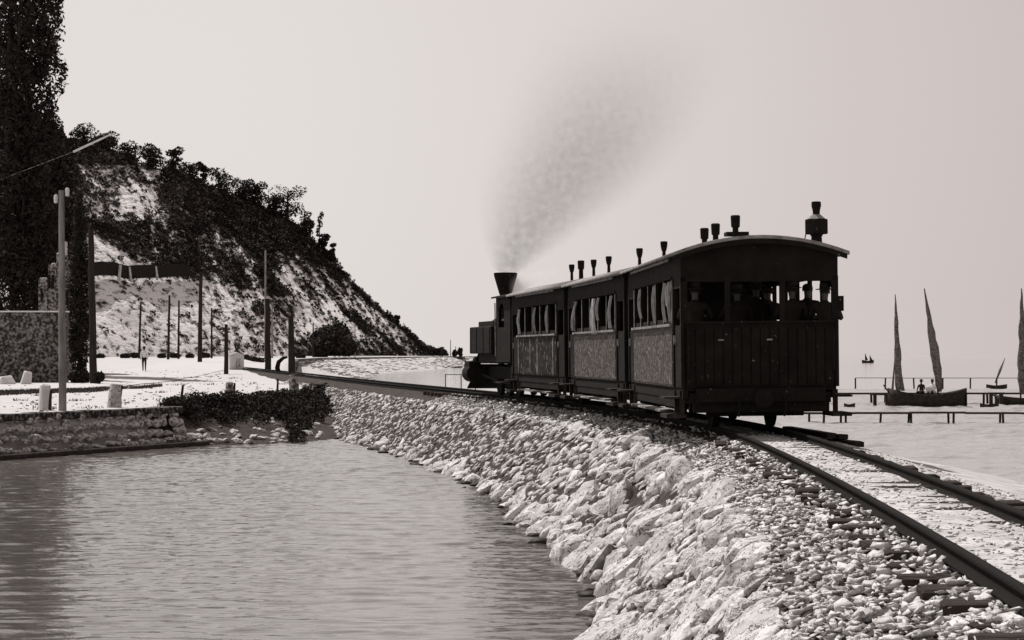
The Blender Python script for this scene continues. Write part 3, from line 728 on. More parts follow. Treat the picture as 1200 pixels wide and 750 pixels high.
def plume(name, label, path, m_col, dens, nscale, lo, hi):
    """path: (x,y,z,r); one smooth tube with density falling off from its axis"""
    b = MB(); b.tube([Vector(p[:3]) for p in path], [p[3] for p in path], 20); me = b.mesh(name, True)
    m, t, pv, nzr, sx, fz = vol_mat(name, m_col, dens, nscale, path[0][2], path[-1][2], lo, hi)
    # axis offsets as ramps of z through float curves
    z0, z1 = path[0][2], path[-1][2]
    tz = N(t, 'ShaderNodeMapRange'); tz.inputs[1].default_value = z0; tz.inputs[2].default_value = z1; t.links.new(sx.outputs[2], tz.inputs[0])
    def curve(vals, lo_, hi_):
        fc = N(t, 'ShaderNodeFloatCurve'); cu = fc.mapping.curves[0]
        ps = [((p[2]-z0)/(z1-z0), (v-lo_)/(hi_-lo_)) for p, v in zip(path, vals)]
        cu.points[0].location = ps[0]; cu.points[1].location = ps[-1]
        for q in ps[1:-1]: cu.points.new(*q)
        fc.mapping.update(); t.links.new(tz.outputs[0], fc.inputs['Value'])
        o = N(t, 'ShaderNodeMapRange'); o.inputs[3].default_value = lo_; o.inputs[4].default_value = hi_; t.links.new(fc.outputs[0], o.inputs[0]); return o.outputs[0]
    xs = curve([p[0] for p in path], -3, 6); rs = curve([p[3] for p in path], 0, 4)
    def mth(op, a, b_=None):
        n = N(t, 'ShaderNodeMath', operation=op)
        for i, v in enumerate((a, b_)):
            if v is None: continue
            if isinstance(v, (int, float)): n.inputs[i].default_value = v
            else: t.links.new(v, n.inputs[i])
        return n.outputs[0]
    dx = mth('DIVIDE', mth('SUBTRACT', sx.outputs[0], xs), rs); dy = mth('DIVIDE', mth('SUBTRACT', sx.outputs[1], path[0][1]), rs)
    rad = mth('SQRT', mth('ADD', mth('MULTIPLY', dx, dx), mth('MULTIPLY', dy, dy)))
    fall = N(t, 'ShaderNodeMapRange'); fall.interpolation_type = 'SMOOTHSTEP'; fall.inputs[1].default_value = 0.05; fall.inputs[2].default_value = 0.88; fall.inputs[3].default_value = 1; fall.inputs[4].default_value = 0; t.links.new(rad, fall.inputs[0])
    dn = mth('MULTIPLY', mth('MULTIPLY', mth('MULTIPLY', fall.outputs[0], nzr.outputs[0]), fz.outputs[0]), dens)
    dn = mth('DIVIDE', dn, rs)
    t.links.new(dn, pv.inputs['Density']); out = N(t, 'ShaderNodeOutputMaterial'); t.links.new(pv.outputs[0], out.inputs['Volume'])
    return tag(link(name, me, m), label, 'smoke' if 'smoke' in name else 'steam', kind='stuff')
ft = loco.matrix_basis@Vector((0, 2.9-.75+.05, 2.98)); fy = 51.6
def pp(px, py, r): v = W(px, py, fy); return (v.x, v.y, v.z, r)
plume('smoke_plume', 'dark coal smoke drifting up and right from the funnel', [pp(592, 322, .4), pp(603, 302, 1.0), pp(628, 262, 2.0), pp(662, 215, 2.9), pp(696, 160, 3.4), pp(720, 100, 3.7), pp(738, 40, 3.9), pp(750, -30, 4.0)], (0.08, 0.07, 0.065, 1), 1.15, 5.0, 0.36, 0.68)
plume('steam_wisp', 'small white steam wisp over the locomotive cab roof', [pp(603, 350, .2), pp(605, 341, .38), pp(612, 332, .6), pp(628, 322, .8), pp(655, 308, .7)], (0.98, 0.96, 0.95, 1), 4.0, 2.5, 0.3, 0.55)

# ================================================================== PEOPLE
def skin(name, chains, m, parent=None, sub=1):
    """chains: list of [(point, radius),...]; first chain carries the root, others begin at an existing point"""
    verts = []; rad = []; edges = []; idx = {}
    for ch in chains:
        prev = None
        for p, r in ch:
            key = tuple(round(v, 4) for v in p)
            if key not in idx: idx[key] = len(verts); verts.append(p); rad.append(r)
            i = idx[key]
            if prev is not None and prev != i: edges.append((prev, i))
            prev = i
    me = bpy.data.meshes.new(name); me.from_pydata(verts, edges, []); o = bpy.data.objects.new(name, me); col.objects.link(o)
    md = o.modifiers.new('s', 'SKIN'); md.use_smooth_shade = True
    for i, v in enumerate(me.skin_vertices[0].data): v.radius = (rad[i] if isinstance(rad[i], tuple) else (rad[i], rad[i])); v.use_root = (i == 0)
    s2 = o.modifiers.new('d', 'SUBSURF'); s2.levels = sub; s2.render_levels = sub
    dg = bpy.context.evaluated_depsgraph_get(); me2 = bpy.data.meshes.new_from_object(o.evaluated_get(dg)); bpy.data.objects.remove(o); me2.name = name
    me2.materials.clear(); me2.materials.append(m)
    return link(name, me2, None, parent)
def person(label, loc, rz, H=1.7, top='shirt', bottom='dark_clothes', pose='stand', hat=True, cat='person', fingers=True):
    t = empty('person', loc, rz, label, cat); k = H/1.7
    def P(x, y, z): return (x*k, y*k, z*k)
    # figure faces +y
    hipz = 0.90; 
    if pose == 'sit': hipz = 0.42
    hip = P(0, 0, hipz); waist = P(0, 0.0, hipz+0.16); chest = P(0, 0.0, hipz+0.36); neckb = P(0, 0.0, hipz+0.53); neck = P(0, 0.02, hipz+0.59); hd = P(0, 0.035, hipz+0.69)
    body = [[(hip, .13*k), (waist, (.13*k, .10*k)), (chest, (.155*k, .11*k)), (neckb, (.07*k, .06*k)), (neck, .05*k), (hd, (.078*k, .092*k)), (P(0, .03, hipz+.77), (.06*k, .07*k))]]
    arms = []; legs = []
    for s in (-1, 1):
        sh = P(s*.19, 0, hipz+.48)
        if pose == 'walk': el = P(s*.24, -.04*s, hipz+.22); wr = P(s*.25, .06*s+.05, hipz-.01)
        elif pose == 'sit': el = P(s*.25, .05, hipz+.22); wr = P(s*.16, .28, hipz+.12)
        elif pose == 'lean': el = P(s*.28, .12, hipz+.24); wr = P(s*.2, .33, hipz+.28)
        else: el = P(s*.23, -.02, hipz+.22); wr = P(s*.23, .04, hipz-.02)
        arms.append([(chest, .12*k), (sh, .062*k), (el, .045*k), (wr, .03*k)])
        wv = Vector(wr); dirv = (wv-Vector(el)).normalized()
        palm = wv+dirv*.05*k; body_h = [(tuple(wr), .028*k), (tuple(palm), (.036*k, .018*k))]
        arms[-1] += [(tuple(palm), (.036*k, .018*k))]
        if fingers:
            sd = Vector((0, 1, 0)) if pose != 'sit' else Vector((1, 0, 0))
            for q, ln in ((-.026, .055), (-.009, .066), (.009, .07), (.026, .062)):
                b0 = palm+sd*q*k+dirv*.03*k; m0 = b0+dirv*ln*.5*k+Vector((-s*.004*k, 0, 0)); e0 = b0+dirv*ln*k+Vector((-s*.014*k, 0, 0))
                arms.append([(tuple(palm), (.036*k, .018*k)), (tuple(b0), .009*k), (tuple(m0), .009*k), (tuple(e0), .008*k)])
            tb = palm+sd*.035*k-dirv*.01*k; arms.append([(tuple(palm), (.036*k, .018*k)), (tuple(tb), .011*k), (tuple(tb+sd*.02*k+dirv*.035*k), .009*k)])
        hj = P(s*.09, 0, hipz-.04)
        if pose == 'walk': kn = P(s*.10, .10*s+.04, .48); an = P(s*.10, .20*s-.04, .07); toe = P(s*.11, .20*s+.12, .03)
        elif pose == 'sit': kn = P(s*.13, .42, hipz+.04); an = P(s*.13, .46, .07); toe = P(s*.14, .60, .03)
        else: kn = P(s*.10, .02, .48); an = P(s*.11, -.01, .07); toe = P(s*.13, .15, .03)
        legs.append([(hip, .13*k), (hj, .095*k), (kn, .06*k), (an, .042*k), (toe, .035*k)])
    skin('body', body+arms+legs, M['skin'], t)
    # clothes: slightly larger shells over the same skeleton
    g = 1.14
    def gr(c): return [(p, tuple(v*g for v in r) if isinstance(r, tuple) else r*g) for p, r in c]
    sh_ch = [gr(body[0][:4])+[(neck, .06*k)]]+[gr(a[:4]) for a in arms if len(a) > 4]
    skin('jacket' if top != 'shirt' else 'shirt', sh_ch, M[top], t)
    skin('trousers', [gr(l[:4]) for l in legs], M[bottom], t)
    for l in legs: sh_ = skin('shoe', [[(l[3][0], .045*k), (tuple((Vector(l[3][0])+Vector(l[4][0]))/2-Vector((0, 0, .02*k))), .045*k), (l[4][0], .04*k)]], M['dark_clothes'], t)
    # face and hair
    hz = hipz+.70
    MB().lathe([(.001, .018), (.012, .012), (.014, 0), (.001, -.004)], P(0, .125, hz-.02), 8, 'Z').build('nose', M['skin'], t)
    for s in (-1, 1):
        MB().lathe([(.001, -.008), (.009, 0), (.001, .008)], P(s*.03, .118, hz+.012), 8, 'Z').build('eye', M['dark_clothes'], t)
        MB().box(P(s*.082, .03, hz), (.014*k, .03*k, .05*k), bev=.005*k).build('ear', M['skin'], t)
    MB().box(P(0, .12, hz-.055), (.045*k, .012*k, .01*k)).build('mouth', M['straw'], t)
    MB().lathe([(.088*k, 0), (.095*k, .04*k), (.085*k, .09*k), (.05*k, .12*k), (.005, .13*k)], P(0, .015, hz-.01), 12).build('hair', M['dark_clothes'], t, smooth=True)
    if hat:
        MB().lathe([(.17*k, 0), (.165*k, .012*k), (.10*k, .02*k), (.097*k, .10*k), (.07*k, .125*k), (.005, .12*k)], P(0, .02, hz+.055), 16).build('hat', M['straw'], t, smooth=True)
    return t

def carpt(t, x, y, z): return t.matrix_basis@Vector((x, y, z))
for (x, y, H, lab, hat) in ((-0.78, -hl+.55, 1.62, 'passenger in dark coat behind the left pane of the rear carriage end', True),
                       (-0.16, -hl+0.85, 1.60, 'hatted passenger standing in the middle of the rear carriage end', True),
                       (0.52, -hl+0.50, 1.62, 'passenger in dark clothes at the right opening of the rear carriage end', True),
                       (0.86, -hl+1.2, 1.66, 'bareheaded passenger in dark clothes at the far right of the rear carriage end', False),
                       (0.20, -hl+1.5, 1.70, 'tall hatted passenger behind the others inside the rear carriage', True),
                       (0.92, -hl+.35, 1.58, 'passenger leaning at the right corner post of the rear carriage end', True),
                       (0.50, -hl+2.2, 1.66, 'passenger standing furthest inside the rear carriage aisle', False)):
    p = carpt(carA, x, y, Z0+0.045); 
    person(lab, p, carA.rotation_euler[2]+random.uniform(-.5, .5), H*0.80, 'dark_clothes', 'dark_clothes', 'lean', hat)
wp = G(169, 435, -0.17)
person('walker in white shirt and dark hat on the pale coast road', (wp.x, wp.y, land_z(wp.x, wp.y)+.03), 0.25, 1.62, 'shirt', 'dark_clothes', 'walk', True)

# ================================================================== POLES, POSTS, GUARD STONES (left)
def pole(px, py, d, hpx, r, m, label, name='telegraph_pole', lean=0.0, arms=0, ins=False, group=None):
    base = W(px, py, d); x, y = base.x, base.y; z = land_z(x, y)-0.15; top = W(px, py-hpx, d).z; H = top-z
    t = empty(name, (x, y, z), 0, label, 'pole' if name == 'telegraph_pole' else 'post', group)
    b = MB(); n = 6; b.tube([(lean*H*k/n+random.gauss(0, .01*r*5), 0, H*k/n) for k in range(n+1)], [r*(1-.3*k/n) for k in range(n+1)], 9); b.build('shaft', m, t, smooth=True)
    lx = lean*H
    if ins:
        for s, dz in ((-1, -.34), (1, -.16)):
            MB().tube([(lx, 0, H+dz-.1), (lx+s*.13, 0, H+dz-.09), (lx+s*.15, 0, H+dz)], .012, 6).build('bracket', M['darkpole'], t)
            MB().lathe([(.03, 0), (.055, .03), (.05, .09), (.06, .12), (.05, .2), (.02, .23)], (lx+s*.15, 0, H+dz), 10).build('insulator', M['porcelain'], t, smooth=True)
    for k in range(arms):
        MB().box((lx, 0, H-.25-.45*k), (1.3, .09, .09)).build('crossarm', m, t)
        for s in (-.55, .55): MB().lathe([(.03, 0), (.045, .1), (.02, .14)], (lx+s, 0, H-.2-.45*k), 8).build('insulator', M['porcelain'], t)
    return t
pole(73, 481, 54, 258, .105, M['pole'], 'weathered grey pole with two white insulators, nearest the pond wall', ins=True, lean=-.003)
pole(110, 449, 97, 181, .19, M['darkpole'], 'thick black pole leaning beside the dark cypress', lean=-.02)
pole(234, 429, 205, 110, .24, M['darkpole'], 'tall black pole rising behind the road, in front of the pale cutting', lean=.015)
pole(163, 420, 250, 66, .16, M['darkpole'], 'thin far pole just left of the twin thin poles', lean=.03)
pole(197, 422, 240, 76, .17, M['darkpole'], 'left one of two thin far poles standing close together', lean=.02)
pole(209, 422, 246, 70, .15, M['darkpole'], 'right one of two thin far poles standing close together', lean=.01)
pole(248, 419, 260, 58, .14, M['darkpole'], 'thin far pole right behind the tall black pole')
pole(314, 438, 150, 88, .24, M['darkpole'], 'stout black pole at the end of the white road', lean=-.008)
pole(311, 425, 262, 132, .16, M['pole'], 'tall grey far pole standing behind the stout black one')
pole(319, 420, 270, 66, .14, M['pole'], 'slim grey far pole between the two stout black poles')
pole(367, 420, 300, 42, .13, M['darkpole'], 'short far pole before the dark bush at the cliff foot')
pole(416, 420, 330, 42, .10, M['pole'], 'short grey far pole at the foot of the streaked slope')
pole(265, 440, 128, 60, .15, M['darkpole'], 'short thick post with no wires by the white hut', name='wooden_post')
pole(342, 440, 118, 70, .22, M['darkpole'], 'thick black post beside the curved iron hoop', name='wooden_post', lean=-.015)
pole(546-12, 420, 420, 14, .09, M['darkpole'], 'tiny far pole on the headland tip by the locomotive')
pole(528, 420, 440, 22, .09, M['darkpole'], 'tiny far taller pole at the end of the headland trees')

def guard_stone(px, py, d, wpx, hpx, m, label, tilt=0.0, name='guard_stone', cat='guard stone', grp=None):
    p = W(px, py, d); w = wpx/F*d; h = hpx/F*d; z = land_z(p.x, p.y)
    b = MB(); b.box((0, 0, h/2-.03), (w, w*.75, h+.06), bev=w*.08, taper=(.72, .7)); me = b.mesh(name)
    for v in me.vertices: v.co += Vector((random.gauss(0, w*.02), random.gauss(0, w*.02), random.gauss(0, w*.015)))
    return tag(link(name, me, m, None, (p.x, p.y, z), (0, tilt, .5)), label, cat, grp)
guard_stone(53, 481, 54.5, 15, 30, M['white'], 'white tapering guard stone just left of the grey pole')
guard_stone(134, 477, 57, 15, 28, M['rock2'], 'grey weathered guard stone with a dark post against it', .06)
guard_stone(269, 467, 68, 10, 20, M['masonry'], 'mottled rough guard stone at the edge of the dark scrub')
guard_stone(345, 460, 80, 11, 20, M['masonry'], 'small mottled stone at the far end of the bank coping', -.1)
guard_stone(30, 447, 96, 12, 16, M['white'], 'pale slanted stone at the foot of the dark wall', .2, 'stone_block', 'stone')
guard_stone(8, 447, 96, 20, 10, M['white'], 'low pale stone at the very left foot of the dark wall', -.1, 'stone_block', 'stone')
def rail_post(px, py, d, hpx, lean, label):
    p = W(px, py, d); h = hpx/F*d; t = MB().tube([(0, 0, -.1), (lean*h*.5, 0, h*.5), (lean*h, 0, h)], [.045, .042, .035], 7).build('fence_post', M['darkpole'], None, (p.x, p.y, land_z(p.x, p.y)), smooth=True)
    return tag(t, label, 'post')
rail_post(58, 482, 54.2, 24, .08, 'dark thin post leaning on the white guard stone')
rail_post(139, 476, 57.2, 26, .15, 'dark post leaning beside the grey guard stone')
rail_post(212, 472, 62, 21, .12, 'dark leaning post alone on the white verge')
rail_post(274, 467, 68, 19, .05, 'dark post behind the mottled guard stone')
rail_post(325, 462, 76, 17, .04, 'slim dark post left of the bank coping end')
hp = W(332, 439, 122)
b = MB(); pts = [(-.0+.42*math.cos(q), 0, .5+.55*math.sin(q)) for q in np.linspace(R(-100)+PI*1.0, R(250), 16)]
b.tube([(.25, 0, 1.05), (0, 0, 1.0), (-.28, 0, .75), (-.36, 0, .4), (-.25, 0, .1), (0, 0, 0), (.3, 0, -.05)], [.06, .1, .13, .15, .13, .1, .08], 8)
tag(b.build('iron_hoop', M['rust'], None, (hp.x, hp.y, land_z(hp.x, hp.y)+.05), smooth=True), 'dark curved iron hoop leaning by the thick black post', 'scrap iron')
# dark timbers put in for the train's shadow wedge beside the rails
ta = G(918, 505.5, -.12); tb_ = G(1008, 517.5, -.16); tt = empty('shadow_timbers', ta, 0, 'low dark timbers put in for the shadow wedge beside the right rail behind the train', 'timber')
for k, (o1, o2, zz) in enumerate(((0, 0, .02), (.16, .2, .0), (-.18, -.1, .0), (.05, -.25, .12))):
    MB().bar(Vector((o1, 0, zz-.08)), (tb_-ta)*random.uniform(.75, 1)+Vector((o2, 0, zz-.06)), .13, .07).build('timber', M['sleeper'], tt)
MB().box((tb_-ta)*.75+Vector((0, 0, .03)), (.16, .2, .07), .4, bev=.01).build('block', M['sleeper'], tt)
random.seed(31); fp_ = []
for k in range(900):
    d = random.uniform(140, 520); R_ = float(np.interp(d, xr[:, 0], xr[:, 1])); t_ = random.random(); q = random.uniform(.15, .6)*(d/250)**.5
    fp_.append((random.randrange(10), Matrix.Translation((R_+.5+t_*8, d, .35-1.9*t_+.12*q))@Matrix.Rotation(random.uniform(0, 6), 4, 'Z')@Matrix.Diagonal((q*1.4, q*1.6, q*.6, 1))))
joined('foreshore_stones', bst, fp_, M['rock2'], None, 'stuff', 'grey stones scattered on the foreshore below the far coast road', 'stones')
# white hut by the road
hpnt = W(277, 433, 150); t = empty('road_hut', (hpnt.x, hpnt.y, land_z(hpnt.x, hpnt.y)-.05), 0.2, 'tiny whitewashed hut between the short post and the stout black pole', 'hut')
MB().box((0, 0, .55), (1.05, 1.0, 1.1), bev=.02).build('wall', M['white'], t)
MB().poly([(-.6, -.56, 1.1), (.6, -.56, 1.1), (0, -.56, 1.32)], (0, 1.12, 0)).build('roof', M['white'], t)
MB().box((.1, -.51, .45), (.34, .04, .8)).build('door', M['rock2'], t)

# ================================================================== POND WALL
pw = empty('retaining_wall', (-12.9, 51, ZW), 0, 'rough stone retaining wall along the pond below the white road', 'wall')
wl = [(-19.2, 37), (-10.2, 57), (-9.6, 58.2)]
def wallpt(s):   # distance along wall line
    for a, b in zip(wl, wl[1:]):
        l = math.dist(a, b)
        if s <= l: return (a[0]+(b[0]-a[0])*s/l, a[1]+(b[1]-a[1])*s/l, math.atan2(b[1]-a[1], b[0]-a[0]))
        s -= l
    return (b[0], b[1], math.atan2(b[1]-a[1], b[0]-a[0]))
org = Vector((-12.9, 51, ZW))
tot = sum(math.dist(a, b) for a, b in zip(wl, wl[1:]))
b = MB()
for a_, b_ in zip(wl, wl[1:]):
    an = math.atan2(b_[1]-a_[1], b_[0]-a_[0]); c = ((a_[0]+b_[0])/2, (a_[1]+b_[1])/2)
    b.box((c[0]-org.x-math.sin(an)*.22, c[1]-org.y+math.cos(an)*.22, .37), (math.dist(a_, b_), .4, 1.3), an)
b.build('core', M['soil'], pw)
wallrocks = [hull_rock(500+i, 15, (1, .8, .9), .04) for i in range(8)]
for i, r_ in enumerate(wallrocks): r_.materials.append(M['wallstone'] if 'wallstone' in M else (M.setdefault('wallstone', mat('wall rubble stone', .62, .16, 4, .9, .9, 9, lo=.36, hi=.52))))
cnt = 0; extra = []
for row, (z, hh) in enumerate(((0.08, .20), (.30, .24), (.55, .26), (.80, .22))):
    s = random.uniform(0, .2)
    while s < tot:
        wd = random.uniform(.22, .5); x, y, an = wallpt(s+wd/2)
        nx, ny = math.sin(an), -math.cos(an)
        pr = [.46, .31, .17, .02][row]+random.gauss(0, .03)
        mt = Matrix.Translation((x-org.x+nx*pr, y-org.y+ny*pr, z+hh/2+random.gauss(0, .035)))@Matrix.Rotation(an+random.gauss(0, .06), 4, 'Z')@Matrix.Rotation(random.gauss(0, .08), 4, 'Y')@Matrix.Diagonal((wd*1.15, .40, hh*random.uniform(.95, 1.6), 1))
        o = link('stone', wallrocks[random.randrange(8)], None, pw); o.matrix_basis = mt; cnt += 1
        s += wd
s = 0
while s < tot:    # coping course, its dark tone part moss, part painted-in shade
    wd = random.uniform(.6, 1.0); x, y, an = wallpt(s+wd/2)
    o = MB().box((0, 0, 0), (wd*.985, .5, .19), bev=.02).build('coping_stone', M['darkmasonry'], pw); o.location = (x-org.x-math.sin(an)*.12, y-org.y+math.cos(an)*.12, 1.01+random.gauss(0, .008)); o.rotation_euler = (0, 0, an); s += wd
s = 0
while s < tot-.6:   # dark wet footing ledge
    wd = random.uniform(1.2, 1.9); x, y, an = wallpt(s+wd/2)
    o = MB().box((0, 0, 0), (wd*.99, .34, .22), bev=.02).build('footing_stone', M['wet'] if 'wet' in M else M.setdefault('wet', mat('wet stone with undercut shade', .05, .02, 5, .6, .4, 12)), pw); o.location = (x-org.x+math.sin(an)*.62, y-org.y-math.cos(an)*.62, .02); o.rotation_euler = (0, 0, an); s += wd

# bank between wall and causeway ------------------------------------------------
top = [(-10.1, 59.2), (-9.6, 62), (-8.9, 67), (-8.1, 74), (-7.7, 82), (-7.4, 91)]
bot = [(-9.9, 57.6), (-8.6, 57.9), (-7.2, 58.2), (-6.0, 58.6), (-5.3, 60), (-4.6, 63)]
tx = np.array(top); bx_ = np.array(bot); nS = 60; nT = 14; V = []; Fq = []
def bankpt(s, t):
    q = s*5; a = np.array([np.interp(q, range(6), tx[:, 0]), np.interp(q, range(6), tx[:, 1])]); b = np.array([np.interp(q, range(6), bx_[:, 0]), np.interp(q, range(6), bx_[:, 1])])
    p = b+(a-b)*t; z = ZW-.25+(1.12+.25)*(t**.75); z += .12*vnoise(p[0]*1.3, p[1]*1.0, 5)*(1-abs(2*t-1))
    return Vector((p[0], p[1], z))
for i in range(nS):
    for j in range(nT):
        V.append(tuple(bankpt(i/(nS-1), j/(nT-1))))
        if i and j: a = (i-1)*nT+j-1; Fq.append((a, a+1, a+nT+1, a+nT))
bankr = empty('pond_bank', (0, 0, 0), kind='structure')
link('bank_soil', np_mesh('bank_soil', V, Fq, True), M['soil'], bankr)
for k in range(120):
    s = random.random(); t_ = random.choice([random.uniform(.12, .3), random.uniform(.1, .5)]); p = bankpt(s, t_)
    sz = random.uniform(.15, .42); o = link('stone', random.choice(rocks), None, bankr); o.location = p; o.rotation_euler = (random.gauss(.3, .2), random.gauss(0, .2), random.uniform(0, 6)); o.scale = (sz, sz*.8, sz)
# dark scrub over the bank, spread to imitate its ragged shadow
P = []
for k in range(230):
    s = random.uniform(.03, 1)**.8; t_ = random.uniform(max(.08, .20+1.0*abs(s-.6)*(1 if s < .6 else .7)+.5*vnoise(s*9, 3.1)), 1.02)
    p = bankpt(min(s, .97), t_); r_ = random.uniform(.16, .5); P.append(clump_points((p.x, p.y, p.z+.04+.12*random.random()), (r_, r_*1.2, r_*random.uniform(.35, .6)), int(60+330*r_)))
P = np.concatenate(P); Vq, Fl = leaf_quads(P, .05)
tag(link('bank_scrub_shade', np_mesh('bank_scrub_shade', Vq, Fl), M['leafd']), 'dark low scrub doubling as the ragged shadow on the bank between pond wall and causeway', 'scrub', kind='stuff')
# grass tufts along the top edge
def blades(pts, h, w, name, m, label, cat, lean=.4):
    V = []; Fq = []
    for (x, y, z) in pts:
        a = random.uniform(0, PI); hh = h*random.uniform(.5, 1.2); lx = random.gauss(0, lean)*hh; ly = random.gauss(0, lean)*hh; n = len(V)
        V += [(x-math.cos(a)*w, y-math.sin(a)*w, z), (x+math.cos(a)*w, y+math.sin(a)*w, z), (x+lx, y+ly, z+hh)]; Fq.append((n, n+1, n+2))
    return tag(link(name, np_mesh(name, V, Fq), m), label, cat, kind='stuff')
pts = []
for k in range(2600):
    s = random.random(); p = bankpt(s, random.uniform(.93, 1.0)); pts.append((p.x+random.gauss(0, .08), p.y+random.gauss(0, .2), p.z-.02))
for c_ in (.30, .36, .42, .52, .56, .62):
    for k in range(160): p = bankpt(min(1, max(0, random.gauss(c_, .012))), random.uniform(.93, 1.0)); pts.append((p.x, p.y, p.z))
blades(pts, .20, .018, 'bank_grass', M['leafd'], 'tufts of dark grass along the top of the pond bank', 'grass')
# stone coping ledge towards the causeway + culvert opening
cl = empty('stone_ledge', (-7.6, 88, -.45), 0, 'long stone ledge with a dark culvert gap joining the causeway', 'ledge')
p0 = W(345, 465, 76); p1 = W(409, 453, 89); 
def loc(p): return Vector(p)-Vector((-7.6, 88, -.45))
MB().bar(loc((p0.x, p0.y, p0.z)), loc((p1.x, p1.y, p1.z)), .5, .09).build('slab', M['rock2'], cl)
q0 = W(392, 462, 84); MB().box(loc(q0), (.28, .5, .42)).build('pier', M['darkmasonry'], cl)
q0 = W(372, 468, 80); MB().box(loc(q0), (.9, .3, .25), .4).build('block', M['rock'], cl)
# verge grass strip left
pts = []
for k in range(6500):
    px = random.uniform(-20, 190); d = np.interp(px, [-20, 110, 190], [73, 80, 92])+random.gauss(0, .9); x = (px-600)/F*d
    if px > 125 and random.random() < .6: continue
    pts.append((x, d, land_z(x, d)))
blades(pts, .14, .03, 'verge_grass', M['grass'], 'dark verge grass between the white path and the road on the left', 'grass')

random.seed(17); lp_ = []
for k in range(650):
    d = random.uniform(53, 140)**1.0; x = random.uniform(-.27*d, float(np.interp(d, xr[:, 0], xr[:, 1]))-.2)
    if x > cx(min(d, 189))-2.6: continue
    q = random.uniform(.03, .10)*(1+d/120); lp_.append((random.randrange(10), Matrix.Translation((x, d, land_z(x, d)+q*.15))@Matrix.Rotation(random.uniform(0, 6), 4, 'Z')@Matrix.Diagonal((q*1.3, q, q, 1))))
joined('loose_stones', bst, lp_, M['rock2'], None, 'stuff', 'small loose stones strewn over the white ground on the left', 'stones')
pts = []
for k in range(26):
    d0_ = random.uniform(54, 120); x0 = random.uniform(-.26*d0_, float(np.interp(d0_, xr[:, 0], xr[:, 1]))-.5)
    for j in range(26): x = x0+random.gauss(0, .16); d = d0_+random.gauss(0, .3); pts.append((x, d, land_z(x, d)-.01))
blades(pts, .10, .02, 'ground_tufts', M['grass'], 'scattered dry tufts on the white ground on the left', 'grass')
# ================================================================== LEFT: RUIN, WALL, TREES
def limb_tree(name, label, base, H, trunk_r, clumps, leaf, leafn, m, cat='tree', group=None, trunk_top=.8, mt=None):
    """clumps: (x,y,z,rx,ry,rz) relative to the base"""
    t = empty(name, base, 0, label, cat, group)
    b = MB(); tz = H*trunk_top; b.tube([(0, 0, -.3), (.02*H*random.uniform(-1, 1), 0, tz*.4), (.02*H*random.uniform(-1, 1), .01*H, tz)], [trunk_r, trunk_r*.75, trunk_r*.25], 8)
    for c in clumps[::max(1, len(clumps)//14)]:
        z0 = max(.15*H, min(tz*.9, c[2]-.25*H*.5)); b.tube([(0, 0, z0), (c[0]*.5, c[1]*.5, (z0+c[2])/2+.02*H), (c[0], c[1], c[2])], [trunk_r*.4, trunk_r*.25, trunk_r*.08], 6)
    b.build('trunk', M['bark'], t, smooth=True)
    tot_ = sum((c[3]*c[4]*c[5])**(2/3) for c in clumps)
    P = np.concatenate([clump_points(c[:3], c[3:], max(8, int(leafn*(c[3]*c[4]*c[5])**(2/3)/tot_))) for c in clumps]); Vq, Fl = leaf_quads(P, leaf*rng.uniform(.6, 1.3, len(P)))
    link('crown', np_mesh('crown', Vq, Fl), m, t)
    return t
# two giant cypresses
def cypress(px, pyb, d, halfpx, toppx, label, seed, leafn, name='cypress_tree', lf=.16):
    random.seed(seed); b = W(px, pyb, d); z = land_z(b.x, b.y); H = W(px, toppx, d).z-z; w = halfpx/F*d; cl = []
    for k in range(70):
        f = (k+.5)/70; rr = w*(math.sin(min(1, f*2.6+.25)*PI/2))*(1-max(0, f-.55)/.45*.85)
        a = random.uniform(0, 2*PI); q = rr*random.uniform(.25, .72)
        cl.append((q*math.cos(a), q*math.sin(a), H*(.03+.95*f), rr*.48+.1, rr*.48+.1, H*.042+.25))
    return limb_tree(name, label, (b.x, b.y, z), H, w*.13, cl, lf, leafn, M['leafd'])
cypress(22, 447, 126, 50, -330, 'huge dark cypress filling the left edge, its right side against the sky', 5, 42000)
cypress(-40, 447, 136, 62, -250, 'dark tree mass behind the huge cypress at the left edge', 6, 30000)
cypress(93, 446, 106, 15, 222, 'narrow dark cypress between the ruined tower and the leaning pole', 8, 9000, lf=.1)
cypress(60, 440, 132, 34, 120, 'broad dark tree rising behind the ruined tower', 9, 16000)
def bush(px, py, d, rx, rz, label, n=2600, m='leafd', lf=.07, group=None):
    p = W(px, py, d); x, y = p.x, p.y; z = land_z(x, y); rx = rx/F*d; rz = rz/F*d
    t = empty('bush', (x, y, z), 0, label, 'bush', group)
    b = MB()
    for k in range(5): a = k*1.3; b.tube([(0, 0, -.1), (rx*.4*math.cos(a), rx*.4*math.sin(a), rz*.9)], [.04, .015], 5)
    b.build('stems', M['bark'], t)
    cl = [clump_points((random.uniform(-.45, .45)*rx, random.uniform(-.4, .4)*rx, rz*random.uniform(.5, 1.1)), (rx*.6, rx*.6, rz*.62), n//7) for _ in range(7)]
    P = np.concatenate(cl); P[:, 2] = np.abs(P[:, 2]); Vq, Fl = leaf_quads(P, lf); link('foliage', np_mesh('foliage', Vq, Fl), M[m], t); return t
bush(94, 449, 98, 14, 10, 'round dark bush at the foot of the narrow cypress')
bush(116, 450, 96, 7, 9, 'small dark bush right of the leaning black pole', 900)
